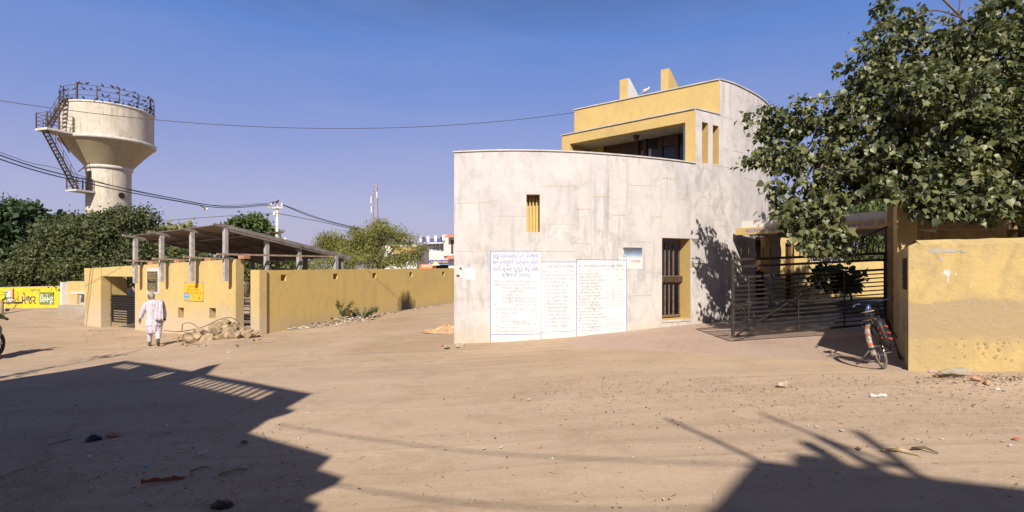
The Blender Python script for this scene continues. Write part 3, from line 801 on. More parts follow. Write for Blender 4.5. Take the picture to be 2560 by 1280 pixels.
# ---- things stuck on the wall
def poster(name, label, px0, px1, py0, py1, mat, off=.004, extra=None, ragged=False):
    q0, q1 = MW.px(px0), MW.px(px1); z1, z0 = MW.zpx(px0, py0), MW.zpx(px0, py1)
    t = thing(name, label, 'poster', MW.at((q0 + q1) / 2, z0, .01))
    mb = MB(); MW.strip(mb, q0, q1, z0, z1, .0005, off); mb.build('sheet', mat, t)
    if extra: extra(t, q0, q1, z0, z1, off)
    return t
def ex1(t, q0, q1, z0, z1, off):
    w, h = q1 - q0, z1 - z0
    g = MB(); MW.strip(g, q0 + .19 * w, q1 - .01, z0 + .45 * h, z1 - .01, off, off + .0015)
    m, nt, b = newmat('poster_sky')
    gg = nt.nodes.new('ShaderNodeNewGeometry'); sp = nt.nodes.new('ShaderNodeSeparateXYZ'); L(nt, gg.outputs['Position'], sp.inputs[0])
    mr = N(nt, 'ShaderNodeMapRange'); L(nt, sp.outputs['Z'], mr.inputs[0]); mr.inputs[1].default_value = z0 + .45 * h; mr.inputs[2].default_value = z1
    L(nt, ramp(nt, math_(nt, 'ADD', mr.outputs[0], math_(nt, 'MULTIPLY', noise(nt, pos(nt), 3), .35)), [(.2, (.66, .64, .64)), (.55, (.22, .30, .45)), (.95, (.10, .10, .11))]), b.inputs['Base Color'])
    g.build('printed_sky', 'poster_sky', t)
    l = ML(); fn = lambda x, y: MW.at(x, y, off + .003)
    write(l, 'haradotsav', .11, fn, q0 + .50 * w, z0 + .30 * h, .42 * w, bold=.02)
    write(l, '1 9 9 8', .05, fn, q0 + .56 * w, z0 + .17 * h, .22 * w)
    MW.strip(l, q0 + .55 * w, q0 + .82 * w, z0 + .085 * h, z0 + .095 * h, off + .001, off + .002); l.build('printed_words', 'terracotta', t)
    r = MB(); pts = [(0, .55), (.24, .55), (.36, .42), (.30, .62), (.20, .68), (.22, .80), (.17, .88), (.20, 1.0), (0, 1.0)]
    r.add([MW.at(q0 + a * w, z0 + b * h, off + .004 + .006 * (i % 2)) for i, (a, b) in enumerate(pts)], [tuple(range(len(pts)))]); r.build('torn_corner', 'paper', t)
poster('poster', 'torn poster with dark sky picture and word ending in dotsav above the right-hand notice board', 1546, 1606, 617, 672, 'white_paint', .005, ex1)
def ex2(t, q0, q1, z0, z1, off):
    s = MB()
    for (a, b, r) in ((.45, .75, .03), (.55, .62, .02), (.12, .12, .045), (.6, .7, .018), (.3, .66, .012)):
        q = q0 + a * (q1 - q0); z = z0 + b * (z1 - z0)
        s.add([MW.at(q + r * (1 + .5 * math.sin(k * 2.3)) * math.cos(k * PI / 5), z + r * .7 * math.sin(k * PI / 5) * (1 + .4 * math.cos(k * 3)), off + .001) for k in range(10)], [tuple(range(10))])
    s.build('printed_drawing', 'rust_metal', t)
poster('handbill', 'white handbill with smudged black drawing at the left end of the curved wall', 1142.5, 1161, 663, 693, 'board_paint', .004, ex2)
poster('handbill', 'blank white paper square pasted right of the smudged handbill', 1163, 1187, 670, 698.5, 'white_paint')



# ---- gateway beam, post, column
def gateway():
    A = Vector((6.30, 14.42, 0)); B = Vector((8.62, 11.52, 0))
    BW = Wall([(A.x, A.y), (B.x, B.y)]); t, n = BW.smoothn(.5)
    T = thing('entrance_canopy', 'yellow canopy beam lettered in blue over the gate, joining the curved building', 'canopy', (7.4, 13, 0))
    z1 = 2.66; z0 = z1 - .19
    mb = MB(); BW.strip(mb, 0, BW.len, z0, z1, -.12, 0); mb.build('fascia', 'yellow_upper', T)
    mb = MB(); c = BW.at(0, 0, -.125); d = BW.at(BW.len, 0, -.125)
    mb.prism([c, d, d - n * 3.6 + t * .0, c - n * 3.2], z0 + .03, z1 - .03); mb.build('slab', 'grey_concrete', T)
    mb = MB(); BW.strip(mb, .12, BW.len, z1 + .001, z1 + .20, -.40, -.10); mb.build('kerb_upstand', 'white_far', T)
    mb = ML(); fn = lambda x, y: BW.at(x, y, .004)
    write(mb, 'સામખીયાળી', .15, fn, .27, z0 + .055, 1.05, bold=.012)
    write(mb, 'આપનું', .15, fn, 1.55, z0 + .055, .5, bold=.012)
    write(mb, 'સ્વાગત કરે છે', .15, fn, BW.len - 1.22, z0 + .055, 1.02, bold=.012)
    mb.build('lettering', 'blue_ink', T)
    mb = MB(); p = Vector((7.62, 15.2, 0)); mb.box((p.x + .12, p.y, 1.25), (.30, .30, 2.5)); mb.build('column', 'grey_concrete', T)
    mb = MB(); mb.box((p.x - .10, p.y + .02, 1.95), (.13, .26, 1.05)); mb.build('yellow_fin', 'yellow_upper', T)
    mb = MB(); mb.bar((8.57, 11.66, 0), (8.57, 11.66, 2.50), .10); mb.bar((8.72, 11.80, .02), (8.72, 11.80, 2.5), .16, .10); mb.build('gate_post', 'black_metal', T)
    return T
gateway()
def gate():
    a = Vector((4.53, 10.5, 0)); b = Vector((8.66, 11.64, 0)); ln = (b - a).length; d = (b - a) / ln; n = Vector((d.y, -d.x, 0))
    zb = lambda s: .15 + .17 * s / ln
    P = lambda s, h, o=0: a + d * s + n * o + Vector((0, 0, zb(s) + h))
    T = thing('metal_gate', 'wide black iron bar gate standing ajar, topped with short spikes', 'gate', (8.66, 11.64, 0))
    mb = MB(); H = 1.58
    mb.bar(P(0, 0), P(0, H), .05); mb.bar(P(ln, 0), P(ln, H), .05); mb.bar(P(.025, 0), P(ln - .025, .0), .045); mb.bar(P(.025, H), P(ln - .025, H), .045)
    mb.build('frame', 'gate_metal', T)
    for h, w in [(1.43, .05), (1.21, .05)] + [(1.12 - .092 * k, .026) for k in range(12)]:
        mb = MB(); mb.bar(P(.026, h), P(ln - .026, h), .022, w); mb.build('rail', 'gate_metal', T)
    for s, h1 in ((.36, 1.21), (1.62, 1.21), (2.86, 1.21), (4.0, 1.58)):
        mb = MB(); mb.bar(P(s, .02, .026), P(s, h1, .026), .03, .02); mb.build('upright', 'gate_metal', T)
    mb = MB(); mb.bar(P(.06, .04, .05), P(2.35, 1.10, .05), .04, .02); mb.build('brace', 'gate_metal', T)
    mb = MB()
    for k in range(22):
        s = .3 + k * .185 if k < 5 else 1.3 + (k - 5) * .17
        mb.tube([P(s, H + .02, -.12), P(s, H + .15, -.12), P(s, H + .26, -.12)], [.014, .016, .002], 5)
    mb.bar(P(.1, H - .02, -.12), P(ln - .1, H - .02, -.12), .03); mb.build('spike_row', 'gate_metal', T)
    mb = MB(); mb.bar(P(-.04, .62, .03), P(.36, .64, .03), .03, .03); mb.tube([P(.18, .6, .05), P(.26, .5, .06), P(.22, .36, .06), P(.30, .30, .06), P(.24, .42, .07)], .012, 5); mb.build('latch', 'gate_metal', T)
    mb = MB(); mb.tube([Vector((8.70, 11.58, 2.58)), P(2.2, H, .03)], .018, 5); mb.build('stay_rod', 'black_metal', T)
gate()

# ---- courtyard behind the gate
def courtyard():
    T = thing('courtyard_building', 'yellow walled rooms with dark doorways in tree shade behind the gate', 'building', (9, 18, 0))
    cw = Wall([(8.15, 17.4), (10.6, 18.2)])
    mb = MB(); cw.mesh(mb, 0, cw.len, 0, 3.4, .25, [(.05, .65, .1, 2.5), (1.45, 1.85, .1, 2.4)]); mb.build('wall', ['yellow_plaster', 'yellow_upper'], T)
    mb = MB(); cw.strip(mb, .05, .65, .1, 2.5, -.2, -.15); cw.strip(mb, 1.45, 1.85, .1, 2.4, -.2, -.15); mb.build('door', 'wood_dark', T)
    mb = MB(); mb.prism([(7.9, 16.9), (10.9, 17.9), (10.6, 20.5), (7.4, 20)], 3.41, 3.6); mb.build('roof', 'grey_concrete', T)
    T2 = thing('courtyard_wall', 'sunlit low yellow boundary wall seen through the right half of the gate', 'wall', (13, 19.6, 0))
    w = Wall([(10.7, 19.3), (16.5, 20.4)]); mb = MB(); w.mesh(mb, 0, w.len, 0, 1.78, .2); mb.build('wall', 'yellow_plaster', T2)
    mb = MB()
    for k in range(30): q = .1 + k * .19; mb.tube([w.at(q, 1.78, -.1), w.at(q, 2.35, -.1)], [.012, .004], 4)
    w.strip(mb, 0, w.len, 2.0, 2.025, -.11, -.09); mb.build('spiked_railing', 'rust_metal', T2)
    T3 = tag(MB_step(), 'long grey concrete step across the shaded courtyard', 'step')
def MB_step():
    mb = MB(); mb.prism([(7.4, 15.6), (15, 16.6), (15, 17.2), (7.4, 16.2)], .05, .26); mb.prism([(7.4, 16.21), (15, 17.21), (15, 19.4), (8.2, 18.0)], .05, .45)
    return mb.build('concrete_step', 'grey_concrete')
courtyard()

# ---- near right wall
def right_wall():
    T = thing('boundary_wall', 'stained yellow roadside wall with sloped top at the right edge of the road', 'wall', (7.5, 7.4, 0))
    mb = MB(); c0 = (5.9, 7.62); c1 = (9.6, 6.72); e = (7.7, 10.25)
    th = .30
    # front run with a weathered sloping top
    d = Vector((c1[0] - c0[0], c1[1] - c0[1], 0)); ln = d.length; d /= ln; nb = Vector((-d.y, d.x, 0))
    s = Vector((e[0] - c0[0], e[1] - c0[1], 0)); sl = s.length; s /= sl; sb = Vector((s.y, -s.x, 0))
    A = Vector((*c0, 0)); n1 = 24; vs = []; rr = random.Random(3)
    for i in range(n1 + 1):
        k = i / n1 * ln; p = A + d * k; zt = 1.90 + .018 * k + rr.uniform(-.006, .006)
        o = .04 * (1 - i / n1) ** 8
        q = p + nb * th * .45; r = p + nb * th
        if i == 0: q = A + (d + s) * .17; r = A + (d + s) * .36
        vs += [(p.x, p.y, -.5), (p.x, p.y, zt), (q.x, q.y, zt + .085), (r.x, r.y, zt + .04), (r.x, r.y, -.5)]
    fs = []
    for i in range(n1):
        for k in range(4): a = i * 5 + k; fs.append((a, a + 5, a + 6, a + 1))
    mb.add(vs, fs)
    vs = []; n2 = 14
    for i in range(n2 + 1):
        k = i / n2 * sl; p = A + s * k; zt = 1.90 + rr.uniform(-.005, .005) - .01 * k
        q = p + sb * th * .45; r = p + sb * th
        if i == 0: q = A + (d + s) * .17; r = A + (d + s) * .36
        vs += [(p.x, p.y, -.5), (p.x, p.y, zt), (q.x, q.y, zt + (.085 if i == 0 else .06)), (r.x, r.y, zt + .03), (r.x, r.y, -.5)]
    fs = []
    for i in range(n2):
        for k in range(4): a = i * 5 + k; fs.append((a + 5, a, a + 1, a + 6))
    fs.append(tuple(n2 * 5 + k for k in range(5)))
    mb.add(vs, fs); mb.build('wall', 'yellow_near', T)
    FWL = Wall([(A + s * sl)[:2], c0]); 
    mb = MB(); FR = Wall([c0, c1])
    # a thrown paint splash and worn flakes on the front
    rs = random.Random(5)
    def splat(mb, q, z, r, o=.0015, n=12):
        mb.add([FR.at(q + r * math.cos(2 * PI * k / n) * rs.uniform(.6, 1.2), z + r * math.sin(2 * PI * k / n) * rs.uniform(.6, 1.2), o) for k in range(n)], [tuple(range(n))])
    splat(mb, .49, 1.50, .05); splat(mb, .60, 1.48, .018); splat(mb, .43, 1.50, .01); FR.strip(mb, .50, .512, 1.36, 1.48, 0, .0012)
    mb.build('paint_splash', 'pale_concrete', T)
    mb = MB()
    for k in range(16): splat(mb, .25 + k * .032 + rs.uniform(-.01, .01), 1.82 + rs.uniform(-.018, .018), rs.uniform(.015, .04), .001 + .0004 * k)
    for (q, z, r) in ((.27, 1.66, .018), (.42, 1.70, .025), (1.0, 1.73, .014), (.75, 1.1, .02), (1.2, .98, .02)): splat(mb, q, z, r, .002)
    mb.build('flaked_patch', 'grey_concrete', T)
    mb = MB()
    for k in range(26): splat(mb, rs.uniform(.55, 1.45), rs.uniform(.25, .55), rs.uniform(.008, .028), .001 + .0003 * k)
    mb.build('mud_spot', 'mud', T)
    # name board on the shaded side
    T2 = thing('name_board', 'narrow dark name board with white letters on the shaded side of the right wall', 'sign', (6.3, 8.2, 1.2))
    SW = Wall([(e[0], e[1]), c0]); q1 = SW.len - .28; q0 = SW.len - .66
    mb = MB(); SW.strip(mb, q0, q1, 1.24, 1.72, .001, .04); mb.build('panel', 'rust_metal', T2)
    mb = MB(); SW.strip(mb, q0 + .03, q1 - .03, 1.28, 1.68, .041, .046); mb.build('face', 'bag_black', T2)
    mb = ML(); fn = lambda x, y: SW.at(x, y, .048)
    for i, (w_, z) in enumerate((('ગ્રામ પંચાયત', 1.60), ('સામખીયાળી', 1.51), ('તા. ભચાઉ', 1.42), ('કચ્છ', 1.33))): write(mb, w_, .075, fn, (q0 + q1) / 2, z, .26, 'C')
    mb.build('lettering', 'white_paint', T2)
right_wall()

# ---- shaded house on the right
def porch_house():
    T = thing('porch_house', 'shaded yellow house with a dark open porch behind the right wall and tree', 'house', (12, 12, 0))
    w = Wall([(7.84, 10.42), (8.28, 10.46)]); mb = MB(); mb.prism([(7.84, 10.42), (8.28, 10.46), (8.60, 10.92), (8.12, 10.90)], -.3, 2.88); mb.build('pillar', 'yellow_plaster', T)
    mb = MB(); mb.prism([(7.80, 10.39), (8.31, 10.43), (8.64, 10.95), (8.10, 10.93)], 2.881, 2.93); mb.build('pillar_cap', 'pale_concrete', T)
    w = Wall([(8.45, 11.2), (18, 11.9)]); mb = MB(); w.mesh(mb, 0, w.len, -.3, 4.2, .3, [(.25, 2.9, -.3, 2.42), (3.2, 6.2, -.3, 2.42), (6.5, 9.3, -.3, 2.42)]); mb.build('front_wall', ['ochre_painted_shade', 'ochre_painted_shade'], T)
    mb = MB(); mb.prism([(11.0, 13.7), (18, 14.2), (18, 14.5), (11.0, 14.0)], 0, 4.2); mb.prism([(8.45, 11.52), (8.7, 11.54), (11.2, 13.69), (10.95, 13.69)], 0, 4.2); mb.build('rear_wall', 'ochre_painted_shade', T)
    mb = MB(); mb.prism([(8.4, 11.1), (18, 11.8), (18, 14.6), (10.95, 14.1)], 4.21, 4.38); mb.prism([(8.75, 11.55), (17.9, 12.3), (17.9, 14.1), (11.15, 13.65)], 2.6, 2.75); mb.build('roof', 'grey_concrete', T)
porch_house()
# ================================================================== LEFT COMPOUND
AW = Wall([(-17.55, 20.97), (-9.12, 16.90)]); DA = Vector((.434, .90, 0)).normalized()
tA, nA = AW.smoothn(4)
def lin(z0, z1, Lw): return lambda q: z0 + (z1 - z0) * q / Lw
def compound():
    top = lin(1.49, 1.83, AW.len)
    T = thing('compound_wall', 'yellow compound wall with open-topped gateway and black plaque at left', 'wall', (-13.5, 19, -.7))
    g0, g1 = AW.px(255), AW.px(337.5)
    h1 = (AW.px(445), AW.px(459.5), AW.zpx(452, 795), AW.zpx(452, 769)); h2 = (AW.px(523), AW.px(539.5), AW.zpx(531, 796), AW.zpx(531, 770))
    mb = MB(); AW.mesh(mb, AW.px(214), AW.len, -1.6, top, .30, [(g0, g1, -1.6, AW.zpx(296, 691)), h1, h2], 0, 0)
    mb.build('front_wall', 'yellow_plaster', T)
    mb = MB(); AW.strip(mb, AW.px(214) - .02, g0 - .0, -1.6, top(.3) + .012, .0, .035); mb.build('gate_pier', 'yellow_plaster', T)
    mb = MB()
    for h in (h1, h2): AW.strip(mb, h[0] - .05, h[1] + .05, h[2] - .05, h[3] + .05, -.33, -.29)
    mb.build('niche_back', 'beige_far', T)
    a = AW.at(g1 + .3, 0, -.31); b = AW.at(g1 + .3, 0, -2.6); c = AW.at(g0 - .4, 0, -2.6)
    mb = MB(); mb.prism([c, b, b - nA * .2, c - nA * .2], -1.5, 1.2); mb.prism([a, b, b + tA * .15, a + tA * .15], -1.5, 1.3)
    mb.prism([AW.at(g0 - .02, 0, -.305), AW.at(g0 - .02, 0, -.9), AW.at(g0 - .2, 0, -.9), AW.at(g0 - .2, 0, -.305)], -1.5, 1.3)
    mb.build('porch_wall', 'yellow_plaster', T)
    # side gate beyond the end of the wall
    mb = MB(); s = AW.at(AW.len, 0, -.31); mb.prism([s + DA * 1.2 - tA * .3, s + DA * 1.2 + tA * .80, s + DA * 1.4 + tA * .80, s + DA * 1.4 - tA * .3], -1.2, 1.25); mb.build('rear_wall', 'beige_far', T)
    # gate leaf in the gateway
    G = thing('bar_gate', 'low black horizontal-bar gate in the left compound gateway', 'gate', AW.at((g0 + g1) / 2, -.8, -.2))
    q0, q1 = AW.px(271), g1 - .02; z0, z1 = AW.zpx(300, 809) + .02, AW.zpx(300, 738)
    mb = MB(); AW.strip(mb, q0, q0 + .05, z0, z1, -.16, -.11); AW.strip(mb, q1 - .05, q1, z0, z1, -.16, -.11)
    AW.strip(mb, q0 + .051, q1 - .051, z0, z0 + .05, -.16, -.11); AW.strip(mb, q0 + .051, q1 - .051, z1 - .05, z1, -.16, -.11); mb.build('frame', 'black_metal', G)
    for k in range(10):
        mb = MB(); z = z0 + .10 + k * (z1 - z0 - .16) / 10; AW.strip(mb, q0 + .051, q1 - .051, z, z + .05, -.15, -.12); mb.build('rail', 'black_metal', G)
    mb = MB(); AW.strip(mb, q0 + .055, q1 - .055, z0 + .5, z1 - .052, -.168, -.162); mb.build('sheet_panel', 'black_metal', G)
    mb = MB()
    for z in (z0 + .25, z1 - .25): AW.strip(mb, q0 - .10, q0 - .002, z, z + .04, -.14, -.10)
    mb.build('hinge', 'black_metal', G)
    # second little gate by the rubble
    G = thing('grille_gate', 'small dark grille gate half buried behind the rubble heap', 'gate', W(612, 800, 17.6))
    a = W(592, 735, 17.5); d = (tA * 1); z1 = a.z; z0 = -.75; a.z = 0
    mb = MB(); 
    for k in (0, .22, .95): mb.bar(a + d * k + Vector((0, 0, z0)), a + d * k + Vector((0, 0, z1)), .045)
    mb.build('upright', 'black_metal', G); mb = MB()
    for k in range(10): z = z1 - .02 - k * .13; mb.bar(a + Vector((0, 0, z)) - DA * .05, a + d * .95 + Vector((0, 0, z)) - DA * .05, .03, .035)
    mb.build('rail', 'rust_metal', G); mb = MB(); mb.bar(a + Vector((0, 0, z1 - .62)) - d * .12 - DA * .1, a + d * .2 + Vector((0, 0, z1 - .62)) - DA * .1, .05, .09); mb.build('latch', 'black_metal', G)
    # plaque
    P = thing('stone_plaque', 'black inscribed plaque with gold lines on the left yellow wall', 'plaque', AW.at(AW.px(383), .4, .03))
    q0, q1 = AW.px(371.5), AW.px(394.5); z0, z1 = AW.zpx(383, 727), AW.zpx(383, 678)
    mb = MB(); AW.strip(mb, q0 - .11, q1 + .12, z0 - .10, z1 + .12, .001, .010); mb.build('cement_surround', 'pale_concrete', P)
    mb = MB(); AW.strip(mb, q0, q1, z0, z1, .0105, .05); mb.build('slab', 'plaque_black', P)
    mb = ML(); e = .012
    for (a, b, c, d_) in ((q0, q1, z1 - e, z1), (q0, q1, z0, z0 + e), (q0, q0 + e, z0, z1), (q1 - e, q1, z0, z1)): AW.strip(mb, a, b, c, d_, .0505, .054)
    fn = lambda x, y: AW.at(x, y, .052); rows = ['શ્રી ગ્રામ પંચાયત', 'સામખીયાળી', 'પાણી પુરવઠા યોજના', 'લોકાર્પણ વિધિ', 'તારીખ ૧૫-૮', '', 'માન. શ્રી સરપંચ', 'ગ્રામજનો તથા', 'પાણી સમિતિ', 'સામખીયાળી', 'ભચાઉ']
    for i, r in enumerate(rows):
        if r: write(mb, r, .065, fn, (q0 + q1) / 2, z1 - .09 - i * .066, (q1 - q0) * (.8 - .3 * (i in (4, 10))), 'C', bold=.01)
    mb.build('gold_lettering', 'gold', P)
    # yellow tin sign
    P = thing('tin_sign', 'bright yellow tin sign with red lettering and blue corner box on the left wall', 'sign', AW.at(AW.px(485), -.1, .03))
    q0, q1 = AW.px(461.5), AW.px(509); z0, z1 = AW.zpx(485, 752.5), AW.zpx(485, 706)
    mb = MB(); AW.strip(mb, q0, q1, z0, z1, .004, .018); mb.build('panel', 'sign_yellow', P)
    mb = MB(); e = .014
    for (a, b, c, d_) in ((q0, q1, z1 - e, z1), (q0, q1, z0, z0 + e), (q0, q0 + e, z0, z1), (q1 - e, q1, z0, z1)): AW.strip(mb, a, b, c, d_, .0185, .021)
    for a in (q0 + .04, q1 - .06):
        for c in (z0 + .03, z1 - .05): AW.strip(mb, a, a + .022, c, c + .022, .0185, .024)
    mb.build('rim', 'jeans', P)
    fn = lambda x, y: AW.at(x, y, .0195); w_ = q1 - q0
    mb = ML()
    for i, (r, k) in enumerate((('સ્વચ્છતા અભિયાન', .55), ('પીવાના પાણીમાં', .62), ('ફીલ્ટર કરેલ પાણી વાપરો', .92))): write(mb, r, .085, fn, q0 + w_ * (.46 if i < 2 else .5), z1 - .17 - i * .115, w_ * k, 'C', bold=.012)
    AW.strip(mb, q0 + w_ * .77, q0 + w_ * .84, z0 + .07, z0 + .15, .0185, .020); mb.build('red_lettering', 'sign_red', P)
    mb = MB(); AW.strip(mb, q0 + .02, q0 + w_ * .27, z0 + .08, z0 + .25, .0185, .0205); b = mb.build('blue_box', 'sign_blue', P)
    mb = ML(); fn2 = lambda x, y: AW.at(x, y, .0212); write(mb, 'WASH', .07, fn2, q0 + .035, z0 + .17, w_ * .2, bold=.02); write(mb, 'unicef', .05, fn2, q0 + .035, z0 + .10, w_ * .2, bold=.01); mb.build('white_lettering', 'white_paint', b)
    mb = MB()
    for (r, z) in ((.018, .20), (.025, .155), (.022, .11)):
        q = q0 + w_ * .47; mb.add([AW.at(q + r * math.cos(a), z0 + z + r * 1.2 * math.sin(a), .0195) for a in np.linspace(0, 2 * PI, 9)[:-1]], [tuple(range(8))])
    mb.build('little_figure', 'jeans', P)
compound()

# ---- lane wall
BW_ = Wall([(-8.03, 16.62), (-8.03 + .4218 * 17, 16.62 + .9067 * 17)])
def lane_wall():
    T = thing('lane_wall', 'long yellow lane wall pierced with five small square holes', 'wall', (-8, 16.6, -.6))
    hs = [(BW_.px(a), BW_.px(b), 1.10, 1.31) for a, b in ((702, 715.5), (833, 844.5), (931.5, 941), (1023.5, 1031), (1105.5, 1112))]
    mb = MB(); BW_.mesh(mb, .0, BW_.len, -1.4, lin(1.46, 1.49, BW_.len), .26, hs, 0, 0); mb.build('wall', 'yellow_lane', T)
    p = Vector((-8.07, 16.36, 0)); l = Vector((-.9, .434, 0)).normalized()
    mb = MB(); mb.prism([p, p + DA * .27, p + DA * .27 + l * .52, p + l * .42], -1.4, 1.475); mb.build('end_pier', 'yellow_plaster', T)
    # soot stain where rubbish was burnt against the wall
    m, nt, b = newmat('soot')
    P = pos(nt); v = nt.nodes.new('ShaderNodeTexCoord')
    c = BW_.at(BW_.px(1016), 0, 0); sub = N(nt, 'ShaderNodeVectorMath', operation='SUBTRACT'); g = nt.nodes.new('ShaderNodeNewGeometry'); L(nt, g.outputs['Position'], sub.inputs[0]); sub.inputs[1].default_value = (c.x, c.y, -.25)
    sc_ = N(nt, 'ShaderNodeVectorMath', operation='MULTIPLY'); L(nt, sub.outputs[0], sc_.inputs[0]); sc_.inputs[1].default_value = (1.15, 1.15, 1.0)
    ln = N(nt, 'ShaderNodeVectorMath', operation='LENGTH'); L(nt, sc_.outputs[0], ln.inputs[0])
    a = math_(nt, 'ADD', ln.outputs['Value'], math_(nt, 'MULTIPLY', math_(nt, 'SUBTRACT', noise(nt, pos(nt, (3, 3, .8)), 1.5, 5), .5), 1.1))
    al = ramp(nt, a, [(.08, .85), (.42, .32), (.80, 0.0)]); L(nt, al, b.inputs['Alpha']); b.inputs['Base Color'].default_value = (.035, .028, .022, 1); b.inputs['Roughness'].default_value = .95
    mb = MB(); BW_.strip(mb, BW_.px(972), BW_.px(1062), -.5, 1.05, .0015, .0030); mb.build('soot_stain', 'soot', T)
lane_wall()

# ---- open shed
def shed():
    T = thing('open_shed', 'open shed with sloping corrugated roof on concrete posts behind the left wall', 'shed', (-12, 20, -.6))
    n = Vector((-9.40, 16.66, 2.98)); l = Vector((-14.75, 19.55, 2.73)); L_ = 5.75
    fr = n + DA * L_; fr.z = 2.03; fl = l + DA * L_; fl.z = 1.80
    # corrugated sheet
    mb = MB(); ns = 120; vs = []
    for i in range(ns + 1):
        k = i / ns; c = .018 * math.sin(i * PI / 1.5)
        for th in (0, -.012):
            vs += [l.lerp(n, k) + Vector((0, 0, c + th)), fl.lerp(fr, k) + Vector((0, 0, c + th))]
    fs = []
    for i in range(ns):
        a = i * 4; b = a + 4; fs += [(a, b, b + 1, a + 1), (a + 2, a + 3, b + 3, b + 2), (a, a + 2, b + 2, b), (a + 1, b + 1, b + 3, a + 3)]
    fs += [(0, 1, 3, 2), (ns * 4, ns * 4 + 2, ns * 4 + 3, ns * 4 + 1)]
    mb.add(vs, fs); mb.build('roof_sheet', 'asbestos', T)
    mb = MB(); o = Vector((0, 0, -.11)); mb.bar(n + o - tA * .02, fr + o - tA * .02, .09, .19); mb.build('edge_board', 'asbestos', T)
    posts = [(563.5, 702, 568), (480, 702, 575), (404, 704, 585), (338.5, 706.5, 599)]
    for i, (px, yb, yt) in enumerate(posts):
        q = AW.px(px, .26); base = AW.at(q, 0, .26); k = (i + .25) / 3.6
        zt = 2.98 - .25 * (i + .3) / 3.4 - .13; zb = AW.zpx(px, yb)
        mb = MB(); mb.box((base.x, base.y, (zt + zb) / 2), (.12, .12, zt - zb), math.atan2(tA.y, tA.x)); po = mb.build('post', 'post_grey', T)
        mb = MB(); p = Vector((base.x, base.y, zt)); sl = Vector((0, 0, -.1628))
        mb.bar(p - DA * .42 + Vector((0, 0, .11)) - tA * .0, p + Vector((0, 0, .05)), .08, .07); e = p + DA * (L_ - .5); e.z = zt - .165 * (L_ - .5) + .03
        mb.bar(p + Vector((0, 0, .05)), e, .08, .08); mb.build('rafter', 'asbestos', T)
        # rear post
        r = p + DA * (L_ - .9); mb = MB(); mb.box((r.x, r.y, (zt - .165 * (L_ - .9) - .7) / 2), (.14, .14, zt - .165 * (L_ - .9) + .7), math.atan2(tA.y, tA.x)); mb.build('post', 'grey_concrete', T)
        # tie pole resting on brick stub on the wall top
        z = (1.98, 1.90, 1.86, 1.80)[i]; ln_ = (5.0, 1.35, 1.3, 1.2)[i]
        a = base - DA * .35 + tA * .09 - Vector((0, 0, 0)); a.z = z; b = a + DA * ln_; b.z = z - (.04 if i else .0)
        mb = MB(); mb.bar(a, b, .055, .06); mb.build('tie_pole', 'wood_pole', T)
        s = AW.at(q + .36, 0, -.15); zt2 = 1.49 + .34 * (q + .36) / AW.len
        mb = MB(); mb.box((s.x, s.y, (zt2 + z - .03) / 2 + .001), (.30, .22, max(.06, z - .03 - zt2 - .004)), math.atan2(tA.y, tA.x)); mb.build('brick_stub', 'brick', T)
    for f in (.30, .55, .93):
        p = n + DA * (L_ * f); zt = n.z + (fr.z - n.z) * f - .12; mb = MB(); zb = 2.0 if f < .5 else -.5
        x = p + tA * -.12; mb.box((x.x, x.y, (zt + -.6) / 2), (.13, .13, zt + .6), math.atan2(tA.y, tA.x)); mb.build('post', 'post_grey', T)
    for f in (.22, .5, .78):
        a = n.lerp(fr, f); b = l.lerp(fl, f); mb = MB(); mb.bar(a + Vector((0, 0, -.08)), b + Vector((0, 0, -.08)), .06, .07); mb.build('purlin', 'asbestos', T)
shed()

